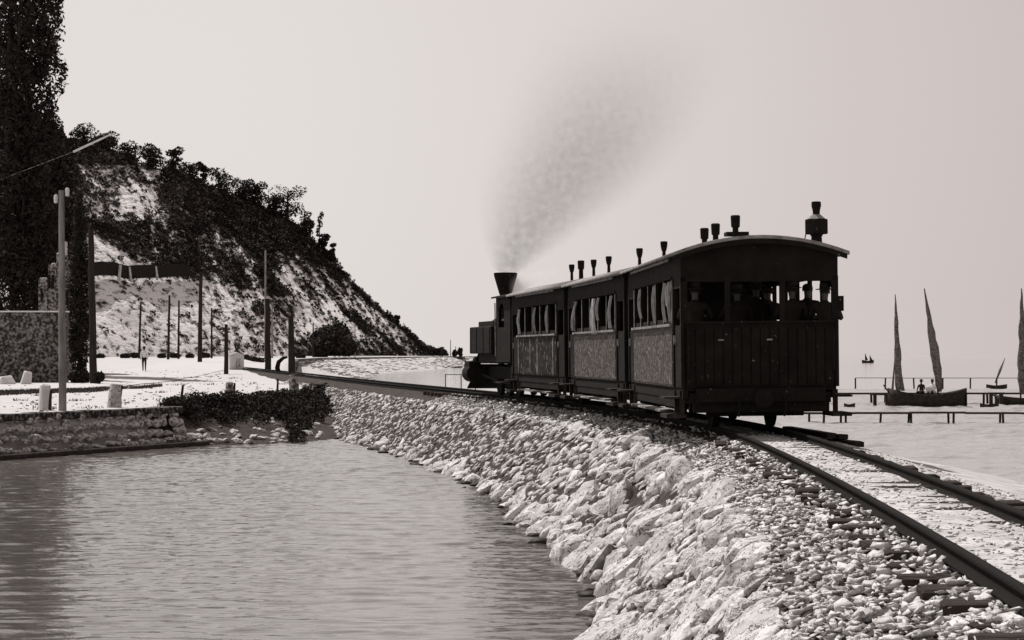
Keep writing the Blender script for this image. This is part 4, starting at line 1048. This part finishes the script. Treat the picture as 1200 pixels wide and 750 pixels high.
# stepped ruined tower and low wall
rp_ = W(62, 447, 107); z0 = land_z(rp_.x, rp_.y)-.1
ru = empty('ruined_tower', (rp_.x, rp_.y, z0), 0, 'stepped ruined stone tower behind the grey pole', 'ruin'); mp = 107/F
def rb(x0, x1, ytop, name='wall', dep=2.2, m='masonry', off=0):
    zt = W(0, ytop, 107).z-z0; cx_ = ((x0+x1)/2-62)*mp
    o = MB().box((cx_, dep/2+off, zt/2), ((x1-x0)*mp, dep, zt), bev=.03).build(name, M[m], ru)
    for k in range(3): # loose top stones
        q = link('stone', random.choice(wallrocks), None, ru, (cx_+random.uniform(-.4, .4)*(x1-x0)*mp, off+.2, zt+.02)); q.scale = (.3, .3, .2)
rb(45, 56, 327); rb(56.2, 66, 310, dep=2.1, off=.03); rb(66.2, 79, 298, dep=2.3, off=-.05)
for (a, y0, y1) in ((49, 338, 352), (57.5, 322, 338), (62, 322, 338)):
    MB().box(((a-62)*mp, -.03, W(0, (y0+y1)/2, 107).z-z0), (.09, .16, (y1-y0)*mp)).build('arrow_slit', M['inside'], ru)
MB().box(((72-62)*mp, .9, W(0, 290, 107).z-z0-.3), (.26, .5, 1.3), taper=(.6, .6)).build('chimney_stub', M['white'], ru)
gp = W(30, 447, 100); gw = empty('garden_wall', (gp.x, gp.y, land_z(gp.x, gp.y)-.1), 0, 'dark mossy garden wall with a pale coping at the left edge', 'wall'); mp2 = 100/F
hw = W(0, 366, 100).z-gw.location.z
MB().box((-1.0, .2, hw/2), (6.0, .5, hw)).build('wall', M['darkmasonry'], gw)
MB().box((-1.0, .18, hw+.035), (6.1, .64, .07), bev=.015).build('coping', M['white'], gw)
darkr = [r_.copy() for r_ in wallrocks[:4]]
for r_ in darkr: r_.materials.clear(); r_.materials.append(M['darkmasonry'])
for k in range(90):
    o = link('stone', random.choice(wallrocks), None, gw, (random.uniform(-3.8, 1.95), -.04, random.uniform(.2, hw-.2))); s_ = random.uniform(.18, .34); o.scale = (s_*1.2, .16, s_*.8)
    o.data = darkr[k % 4]
# pale slanting spar rising out of the trees
s0 = W(-30, 222, 92); s1 = W(86, 178, 92); s2_ = W(131, 157, 92)
sp = empty('long_spar', s0, 0, 'long pale spar slanting up from the dark trees to the sky', 'spar')
MB().tube([(0, 0, 0), s1-s0], [.014, .018], 7).build('lower_spar', M['darkmasonry'], sp); MB().tube([s1-s0, s2_-s0], [.05, .035], 8).build('boom', M['white'], sp)

# ================================================================== HILL
sil = np.array([(-1300, 300), (-900, 190), (-500, 110), (-260, 70), (0, 118), (80, 168), (130, 182), (205, 206), (250, 226), (300, 246), (345, 268), (365, 288), (385, 306), (430, 350), (470, 384), (500, 409), (520, 417), (545, 418.5)])
def hd0(px): return 300+0.30*max(px, -300)
def hill_pt(px, b, disp=True):
    py = float(np.interp(px, sil[:, 0], sil[:, 1])); k = (HZ-py)/F; d0 = hd0(px); kz = 1.9
    z0 = .35; zt = (1+k*d0)/(1-k*kz)
    dt = d0+kz*(zt-z0)
    if b <= 1: f = b; d = d0+(dt-d0)*(f**1.08); z = z0+(zt-z0)*f
    else: f = b-1; d = dt+60*f*2; z = zt+2*math.sin(min(1, f*4)*PI)*0-(zt+4)*f*f*1.2
    x = (px-600)/F*d
    if disp and b > 0:
        am = min(1, b*5)*min(1, (zt-z0)/14)
        g = noise.fractal(Vector((x*.045, z*.02, 1.3)), 1.0, 2.1, 4)       # gullies run down slope
        g2 = noise.fractal(Vector((x*.14+z*.11, d*.05, z*.05)), .8, 2.1, 3)
        d += am*(5.0*g+2.2*g2); x = (px-600)/F*d if False else x+am*1.0*g2; z += am*(.9*g2)*(1 if b < .97 else .4)
    return Vector((x, d, z))
PXS = list(np.arange(-1300, -260, 26))+[-260+805*i/229 for i in range(230)]; NP, NB = len(PXS), 80; V = []; Fq = []
bs = [i/60 for i in range(61)]+[1+(i+1)/19*.9 for i in range(NB-61)]
for i in range(NP):
    px = PXS[i]
    for j, b in enumerate(bs):
        V.append(tuple(hill_pt(px, b)))
        if i and j: a = (i-1)*NB+j-1; Fq.append((a, a+NB, a+NB+1, a+1))
def hill_mat():
    m = bpy.data.materials.new('hillside rock and soil'); m.use_nodes = True; t = m.node_tree; b = t.nodes['Principled BSDF']; b.inputs['Roughness'].default_value = .95; b.inputs['Specular IOR Level'].default_value = .1
    tc = N(t, 'ShaderNodeTexCoord')
    def nz(scale, det, st, rot=(0, 0, 0)):
        m0 = N(t, 'ShaderNodeMapping'); m0.inputs['Rotation'].default_value = rot; t.links.new(tc.outputs['Object'], m0.inputs[0])
        mp = N(t, 'ShaderNodeMapping'); mp.inputs['Scale'].default_value = st; t.links.new(m0.outputs[0], mp.inputs[0])
        n = N(t, 'ShaderNodeTexNoise'); n.inputs['Scale'].default_value = scale; n.inputs['Detail'].default_value = det; n.inputs['Roughness'].default_value = .62; t.links.new(mp.outputs[0], n.inputs[0]); return n.outputs[0]
    streak = nz(.8, 5, (.14, .4, 1), (0, R(-52), 0)); patch = nz(.05, 4, (1, 1, 1)); fine = nz(.9, 6, (.7, .4, 1.2))
    at = N(t, 'ShaderNodeAttribute'); at.attribute_name = 'veg'
    def mth(op, a, b_):
        n = N(t, 'ShaderNodeMath', operation=op)
        for i, v in enumerate((a, b_)):
            if isinstance(v, (int, float)): n.inputs[i].default_value = v
            else: t.links.new(v, n.inputs[i])
        return n.outputs[0]
    a2 = N(t, 'ShaderNodeAttribute'); a2.attribute_name = 'streak'; mxs = N(t, 'ShaderNodeMix'); t.links.new(a2.outputs['Fac'], mxs.inputs[0]); t.links.new(fine, mxs.inputs[2]); t.links.new(streak, mxs.inputs[3])
    s = mth('ADD', mth('MULTIPLY', mxs.outputs[0], .60), mth('ADD', mth('MULTIPLY', fine, .32), mth('MULTIPLY', patch, .13)))
    s = mth('SUBTRACT', s, mth('MULTIPLY', mth('SUBTRACT', at.outputs['Fac'], .25), .16))
    r = N(t, 'ShaderNodeValToRGB'); e = r.color_ramp.elements; e[0].position = .45; e[0].color = tone(.04); e[1].position = .56; e[1].color = tone(.78)
    x = r.color_ramp.elements.new(.50); x.color = tone(.42)
    t.links.new(s, r.inputs[0]); t.links.new(r.outputs[0], b.inputs['Base Color'])
    bp = N(t, 'ShaderNodeBump'); bp.inputs['Strength'].default_value = .8; bp.inputs['Distance'].default_value = .8; t.links.new(s, bp.inputs['Height']); t.links.new(bp.outputs[0], b.inputs['Normal'])
    return m
M['hill'] = hill_mat()
me = np_mesh('hill', V, Fq, True)
def veg(px, py):
    """0..1 how much scrub grows at a place on the hill (photo coordinates used as a survey grid)"""
    top = float(np.interp(px, sil[:, 0], sil[:, 1]))
    bound = float(np.interp(px, [-1300, 60, 100, 180, 200, 250, 300, 340, 380, 420, 460, 520], [330, 320, 268, 312, 322, 326, 338, 352, 350, 366, 388, 410]))
    if px > 400: v = .8 if py-top < 4 else (.25 if py > top else 0)
    else:
        v = np.clip((bound-py)/14+.5, 0, 1)*.95
        dep = (py-top)/max(1, bound-top)
        if px > 240 and dep > .35: v *= .62
        if 85 < px < 195 and 192 < py < 262: v *= .42
        if 140 < px < 185 and 218 < py < 250: v *= .1
        if px > 330 and dep > .5: v *= .5
        v *= .90 if dep < .3 or px < 130 else .70
    if px > 215:
        st = vnoise((px-py*.95)/7.0, (px+py)/70.0, 2.0)+.5*vnoise((px-py*.95)/3.2, (px+py)/40.0, 7.0)
        k_ = np.clip((px-215)/80, 0, 1)*np.clip((py-top-10)/22, 0, 1)
        v = v*(1-k_)+k_*np.clip(v*.9+.15+1.5*st*(.35+v), 0, 1)*(1 if v > .1 else .55)
    if 366 < px < 412 and py > 380+abs(px-392)*.5: v = max(v, .95)
    if 345 < px < 520 and py > 398: v = max(v, .5)
    if 300 < px < 345 and 352 < py < 372: v = max(v, .4)
    return float(v)
co = np.array(V); vg = np.array([veg(600+F*x/y, HZ-F*(z-1)/y) for x, y, z in V], dtype=np.float32)
at = me.attributes.new('veg', 'FLOAT', 'POINT'); at.data.foreach_set('value', vg)
at = me.attributes.new('streak', 'FLOAT', 'POINT'); at.data.foreach_set('value', np.array([np.clip((600+F*x/y-290)/70, .12, .85) for x, y, z in V], dtype=np.float32))
tag(link('hill', me, M['hill']), kind='structure')

# scrub on the hill, joined
random.seed(11); P = []; P2 = []; S1 = []; S2 = []
cnt = 0
while cnt < 8500:
    px = random.uniform(-60, 522); b = random.uniform(0.01, 1.02); p = hill_pt(px, b); py = HZ-F*(p.z-1)/p.y; v = veg(px, py)
    hh = HZ-float(np.interp(px, sil[:, 0], sil[:, 1]))
    if random.random() > v*min(1, hh/150+.12)*1.05+.02: continue
    cnt += 1
    r_ = random.uniform(.5, 1.8)*(1.0 if v > .7 else .5)*(1 if px < 340 else .6); 
    n = int(26*r_)+8
    light = random.random() < (.5 if (85 < px < 235 and py < 262) else .16)
    (P2 if light else P).append(clump_points((p.x, p.y, p.z+r_*.35), (r_, r_, r_*.75), n)); (S2 if light else S1).append(np.full(n, .24+.10*r_))
for nm, Pp, Ss, m, lb in (('hill_scrub', P, S1, 'leafh', 'dense dark scrub covering the upper hillside'), ('dry_hill_scrub', P2, S2, 'scrub', 'paler dry scrub patch near the top of the hill')):
    Pp = np.concatenate(Pp); Vq, Fl = leaf_quads(Pp, np.concatenate(Ss)); tag(link(nm, np_mesh(nm, Vq, Fl), M[m]), lb, 'scrub', kind='stuff')

# trees standing on the skyline
def hill_tree(px, toppy, wpx, label, seed, thin=False):
    random.seed(seed); p = hill_pt(px, .985 if px < 370 else .97); d = p.y; H = W(px, toppy, d).z-p.z+.5; w = wpx/2/F*d; cl = []
    H = max(H, 2.2); w *= 1.22 if not thin else 1
    if thin:
        for k in range(7): f = .25+.75*k/7; cl.append((random.gauss(0, w*.25), 0, H*f, w*.55, w*.55, H*.09))
    else:
        for k in range(16):
            a = random.uniform(0, 2*PI); q = w*random.uniform(.1, .72); f = random.uniform(.04, .86); wf = 1-abs(f-.6)*.7
            s_ = w*random.uniform(.32, .52); cl.append((q*math.cos(a)*wf, q*math.sin(a)*wf, H*f, s_, s_, s_*.7))
    return limb_tree('hill_tree', label, tuple(p), H, max(.12, w*.08), cl, .30, 1500 if not thin else 380, M['leafh'], group='trees along the hill skyline')
for args in ((98, 146, 34, 'rounded crown where the hill meets the dark cypress'), (122, 152, 30, 'crown under the tip of the pale spar'), (150, 170, 34, 'low spreading crown right of the spar tip'),
             (176, 168, 32, 'crown left of the first small gap on the skyline'), (203, 171, 20, 'small round-topped tree just left of the first skyline notch'), (222, 192, 30, 'crown right after the first skyline notch'),
             (236, 186, 13, 'slim small tree poking above its neighbours'), (255, 199, 34, 'broad tree left of the middle of the skyline'), (278, 207, 30, 'broad tree in the middle of the skyline'),
             (297, 211, 32, 'rounded tree left of the largest one'), (318, 226, 26, 'crown tucked against the left of the largest tree'), (336, 214, 46, 'largest flat-topped tree near the brow of the hill'), (352, 240, 24, 'lower tree just right of the largest one')):
    hill_tree(*args, seed=int(args[0]))
hill_tree(371, 249, 9, 'thin little tree alone on the steep brow', 371, True)
hill_tree(376, 268, 14, 'small bush-like tree below the thin one', 376)
hill_tree(386, 283, 12, 'lowest small tree before the bare ridge', 386)
hill_tree(464, 376, 8, 'tiny shrub on the bare ridge line', 464)

# terrace gallery on the slope, its shadow built as a dark band
def on_hill(px, py):
    lo, hi = 0, 1
    for _ in range(24):
        mid = (lo+hi)/2; p = hill_pt(px, mid, False); q = HZ-F*(p.z-1)/p.y
        if q > py: lo = mid
        else: hi = mid
    return hill_pt(px, (lo+hi)/2)
tw0 = on_hill(160, 326); tw = empty('terrace_gallery', tw0, 0, 'dark band put in for the shadow of a gallery across the hill above the pale cutting', 'gallery')
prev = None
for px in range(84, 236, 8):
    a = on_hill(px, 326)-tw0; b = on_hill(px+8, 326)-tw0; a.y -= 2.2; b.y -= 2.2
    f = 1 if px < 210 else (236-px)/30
    MB().poly([a, b, b+Vector((0, .4, 2.4*f)), a+Vector((0, .4, 2.4*f))], (0, 1.2, 0)).build('gallery_shade', M['inside'], tw)
for px, l_ in ((143, .1), (160, -.4), (187, -.45)):
    a = on_hill(px, 328)-tw0; a.y -= 2.9
    MB().bar(a, a+Vector((l_, .6, 2.4)), .35, .5).build('buttress', M['rock'], tw)
# bushes along the foot of the cutting and the big dark one
random.seed(21)
for i, (px, w, h) in enumerate(((118, 5, 4), (146, 6, 4), (158, 5, 5), (190, 5, 4), (205, 6, 5), (222, 5, 4), (240, 6, 5), (352, 7, 5))):
    bush(px, 421, 268+random.uniform(-6, 6), w, h*.7, ['low dark shrub at the foot of the cutting by the narrow cypress', 'low shrub left of the walker at the cutting foot', 'shrub just behind the walker at the cutting foot', 'shrub between walker and twin poles', 'shrub at the foot of the twin poles', 'shrub left of the tall black pole', 'shrub right of the tall black pole', 'shrub left of the big dark patch at the cliff foot'][i], 300, 'leafh', .3)
bush(392, 420, 318, 26, 15, 'big dark bush spreading at the foot of the streaked slope', 2600, 'leafh', .5)
bush(375, 419, 322, 10, 9, 'smaller dark bush left of the big cliff foot bush', 700, 'leafh', .45)
for px, w, h, lb in ((506, 6, 5, 'rounded tree clump at the right end of the hill foot'), (516, 8, 6, 'dense dark clump on the headland tip'), (533, 3, 4, 'tiny bush left of the locomotive on the headland'), (539, 2.5, 6, 'tiny pointed tree nearest the locomotive')):
    p = W(px, 419, 430); bush(px, 419, 430, w, h, lb, 420, 'leafh', .4)
# fallen dark branch above the hut
p = W(290, 420, 200); t = empty('fallen_branch', (p.x, p.y, land_z(p.x, p.y)), 0, 'dark curved fallen branch lying behind the white hut', 'branch')
MB().tube([(-1.3, 0, 1.9), (-1.0, 0, 1.1), (-.3, 0, .55), (.6, 0, .3), (1.6, 0, .1)], [.06, .14, .22, .2, .1], 7).build('limb', M['bark'], t, smooth=True)
P = np.concatenate([clump_points((q, 0, z_), (.4, .3, .22), 120) for q, z_ in ((-.2, .6), (.4, .5), (1.0, .35), (1.5, .25))]); Vq, Fl = leaf_quads(P, .12); link('foliage', np_mesh('foliage', Vq, Fl), M['leafh'], t)
# seawall beyond the rails
sw = empty('sea_wall', (-20, 300, -1), 0, 'long low sea wall under the coast road beyond the rails', 'wall')
ln = [(-14.6, 137), (-21.6, 205), (-26.4, 285), (-18.5, 402), (-8.6, 522), (8, 700)]
for a, b in zip(ln, ln[1:]):
    n = 6
    for k in range(n):
        a1 = Vector((a[0]+(b[0]-a[0])*k/n+20, a[1]+(b[1]-a[1])*k/n-300, 1.2)); b1 = Vector((a[0]+(b[0]-a[0])*(k+1)/n+20, a[1]+(b[1]-a[1])*(k+1)/n-300, 1.2))
        MB().bar(a1, b1, .5, .62).build('wall_section', M['darkmasonry'], sw)
# line of shore stones beyond the rails
pls = []
for k in range(700):
    f = random.random(); px = 350+f*215; py = np.interp(px, [350, 560], [438, 428.5])+random.gauss(0, .35); g_ = G(px, py, ZW); s_ = random.uniform(.4, 1.3)
    pls.append((random.randrange(8), Matrix.Translation(g_)@Matrix.Rotation(random.uniform(0, 6), 4, 'Z')@Matrix.Diagonal((s_*1.6, s_*2, s_*.45, 1))))
joined('shore_stones', wallrocks, pls, M['darkmasonry'], None, 'stuff', 'dark line of tide stones in the shallows beyond the rails', 'stones')

# ================================================================== JETTIES AND BOATS (right)
def jetty(name, label, px0, px1, ytop, ybase, posts, thick, pr, m='wood', double=False):
    """straight deck or rail on posts at right angles to the view of the bay"""
    d = (CAMH-ZW)*F/(ybase-HZ); z = CAMH-(ytop-HZ)/F*d; o = Vector(((px0-600)/F*d, d, ZW)); t = empty(name, o, 0, label, 'jetty')
    L_ = (px1-px0)/F*d; n = 5
    for k in range(n):
        MB().box((L_*(k+.5)/n, 0, z-ZW+random.gauss(0, .008)), (L_/n*.995, .5 if thick > .05 else .08, thick), bev=.008).build('plank', M[m], t)
    for p_ in posts:
        x = (p_-600)/F*d-o.x
        MB().tube([(x, random.gauss(0, .05), -1.2), (x+random.gauss(0, .05), 0, z-ZW+random.uniform(-.02, .05))], pr, 7).build('pile', M[m], t)
    return t
jetty('low_jetty', 'low dark jetty on short piles nearest the beach', 938, 1260, 484, 496, [948, 965, 985, 992, 1029, 1063, 1069, 1113, 1117, 1171, 1177, 1215], .07, .045)
jetty('boat_jetty', 'dark jetty the fishing boats are tied to', 962, 1260, 461, 474, [968, 1022, 1036, 1152, 1158, 1168, 1172, 1225], .09, .06)
jetty('rail_fence_jetty', 'far railed jetty crossing behind the masts', 1002, 1260, 443, 456, [1003, 1037, 1072, 1105, 1137, 1168, 1205], .045, .06)
def frame_box(px0, px1, y0, y1, lab):
    d = 104; a = W(px0, y1, d); t = empty('mooring_frame', (a.x, d-.8, ZW), 0, lab, 'mooring frame'); w = (px1-px0)/F*d; h = (y1-y0)/F*d+.1
    for x in (0, w): MB().box((x, 0, h/2-.2), (.16, .16, h+.4)).build('post', M['wood'], t)
    MB().box((w/2, 0, h-.04), (w+.3, .2, .10)).build('beam', M['wood'], t)
frame_box(1022, 1036, 463, 475, 'dark mooring frame left of the two-masted boat')
frame_box(1157, 1169, 461, 474, 'dark mooring frame right of the two-masted boat')
def hull(L_, B, D, m, name='hull', sheer=.12):
    V = []; Fq = []; ns = 17; nk = 7
    for i in range(ns):
        f = i/(ns-1)*2-1; bw_ = B/2*(1-abs(f)**2.6)**.75+.01; zt = D*(.62+sheer*3*f*f)
        for k in range(nk):
            a = k/(nk-1)*PI; y = -math.cos(a)*bw_*(1 if True else 1); z = zt-(zt+D*.35*(1-f*f*.6))*math.sin(a)**.8
            V.append((f*L_/2, y, z))
        if i:
            for k in range(nk-1): q = (i-1)*nk+k; Fq.append((q, q+1, q+nk+1, q+nk))
    me = np_mesh(name, V, Fq, True); return me
def furled(path, rad):
    b = MB(); pts = []
    n = 14
    for i in range(n+1):
        f = i/n*(len(path)-1); k = min(int(f), len(path)-2); p = Vector(path[k]).lerp(Vector(path[k+1]), f-k); pts.append(p+Vector((random.gauss(0, .012), random.gauss(0, .01), 0)))
    rr = [rad*np.interp(i/n, [0, .1, .3, .6, .85, 1], [.5, .9, 1, .75, .35, .12])*random.uniform(.85, 1.15) for i in range(n+1)]
    return b.tube(pts, rr, 9)
def boat(px0, px1, ywl, label, masts, hpx, rz=0.0):
    d = (CAMH-ZW)*F/(ywl-HZ); L_ = (px1-px0)/F*d; cxp = (px0+px1)/2; o = Vector(((cxp-600)/F*d, d, ZW+.02)); t = empty('fishing_boat', o, rz, label, 'boat'); D = hpx/F*d
    h_ = link('hull', hull(L_, 1.25, D*1.1, M['wood']), M['wood'], t); sm = h_.modifiers.new('t', 'SOLIDIFY'); sm.thickness = .04
    MB().box((0, 0, D*.45), (L_*.86, .9, .03)).build('deck', M['wood'], t)
    MB().bar((-L_*.49, 0, D*.85), (-L_*.55, 0, D*1.25), .06).build('stem_post', M['wood'], t)
    MB().box((L_*.49, 0, D*.35), (.05, .3, D*.9)).build('rudder', M['wood'], t)
    for (bx0, by0, tx0, ty0, fr) in masts:
        b0 = W(bx0, by0, d)-o; t0 = W(tx0, ty0, d)-o; b0.y = t0.y = 0
        MB().tube([b0-Vector((0, 0, .3)), t0], [.045, .018], 7).build('mast', M['wood'], t)
        if fr: furled([b0+Vector((.06, -.06, 0)), b0.lerp(t0, .5)+Vector((.05, -.06, 0)), t0], fr).build('furled_sail', M['sail'], t, smooth=True)
    return t, o, d, D
random.seed(3)
bt, bo, bd, bD = boat(1040, 1133, 476.5, 'dark two-masted fishing boat moored with brown sails furled', [(1051, 459, 1049, 345, .17), (1100, 459, 1083, 338, .22)], 20)
# hanging fold of the aft sail of the left mast
a0 = W(1050, 400, bd)-bo; a1 = W(1044, 458, bd)-bo; a2 = W(1060, 458, bd)-bo
for a_ in (a0, a1, a2): a_.y = -.1
MB().poly([a0, a1+Vector((.12, 0, 0)), a1], (0, .06, 0)).build('sail_fold', M['sail'], bt)
MB().poly([a0, a2, a2-Vector((.2, 0, 0))], (0, .06, 0)).build('sail_fold', M['sail'], bt)
MB().box(W(1089, 457, bd)-bo+Vector((0, -.2, 0)), (.42, .3, .34), bev=.03).build('fish_crate', M['white'], bt)
for px, lab, tp_ in ((1079, 'crouched boatman in dark jacket amidships on the two-masted boat', 'dark_clothes'), (1092, 'boatman in white shirt seated right of the dark-jacketed one', 'shirt')):
    p = W(px, 462, bd); person(lab, (p.x, bd-.15, ZW+bD*.45+.03), PI*.8, 1.25, tp_, 'dark_clothes', 'sit', True)
boat(1166, 1262, 475, 'pale-sailed boat cut by the right edge with one tall mast', [(1196, 462, 1197, 338, .24)], 11)
# small dinghy with slanted lateen yard
dn = (CAMH-ZW)*F/(455-HZ); p = W(1168, 452, dn); t = empty('dinghy', (p.x, dn, ZW+.02), .3, 'tiny dinghy with a dark slanting lateen yard behind the jetties', 'boat')
h_ = link('hull', hull(1.8, .7, .3, M['wood']), M['wood'], t); a = W(1166, 449, dn)-Vector((p.x, dn, ZW)); b_ = W(1179, 420, dn)-Vector((p.x, dn, ZW)); a.y = b_.y = 0
MB().tube([a, a.lerp(b_, .5), b_], [.05, .10, .02], 7).build('lateen_yard', M['sail'], t)
# skiff between two-masted boat and jetty
dn = (CAMH-ZW)*F/(476-HZ); 
for px, w, lab in ((1143, 17, 'flat dark skiff floating right of the two-masted boat'), (984, 10, 'small dark skiff by the carriage end')):
    p = W(px, 476, dn); t = empty('skiff', (p.x, dn-3, ZW+.02), .1, lab, 'boat'); link('hull', hull(w/F*dn*1.3, .6, .22, M['wood']), M['wood'], t)
    MB().box((0, 0, .1), (.1, .5, .03)).build('thwart', M['wood'], t)
# distant sailing boat
dn = (CAMH-ZW)*F/(425-HZ); p = W(1017, 425, dn); t = empty('sailing_boat', (p.x, dn, ZW), 0, 'tiny far sailing boat alone on the open sea', 'boat')
mpx = dn/F; link('hull', hull(14*mpx, 1.2, 3*mpx*1.2, M['wood']), M['wood'], t)
for x0, hh, w in ((-3, 10, 3.2), (2.5, 8, 3.0)):
    MB().poly([(x0*mpx, 0, 2.5*mpx), ((x0+w)*mpx, 0, 3*mpx), (x0*mpx+.3*mpx, 0, hh*mpx)], (0, .08, 0)).build('sail', M['darkpole'], t)
    MB().tube([(x0*mpx, 0, 0), (x0*mpx, 0, (hh+.8)*mpx)], .09, 6).build('mast', M['wood'], t)
# fence in the shallows left of the locomotive
d = (CAMH-ZW)*F/(451-HZ); d = 150; o = W(522, 439, d); t = empty('shallows_fence', (o.x, d, ZW), 0, 'thin low fence standing in the shallows left of the locomotive', 'fence')
MB().box((1.1, 0, o.z-ZW), (2.3, .04, .05)).build('rail', M['darkpole'], t)
for x in (0, 1.15, 2.2): MB().tube([(x, 0, -.5), (x, 0, o.z-ZW+.03)], .035, 6).build('post', M['darkpole'], t)
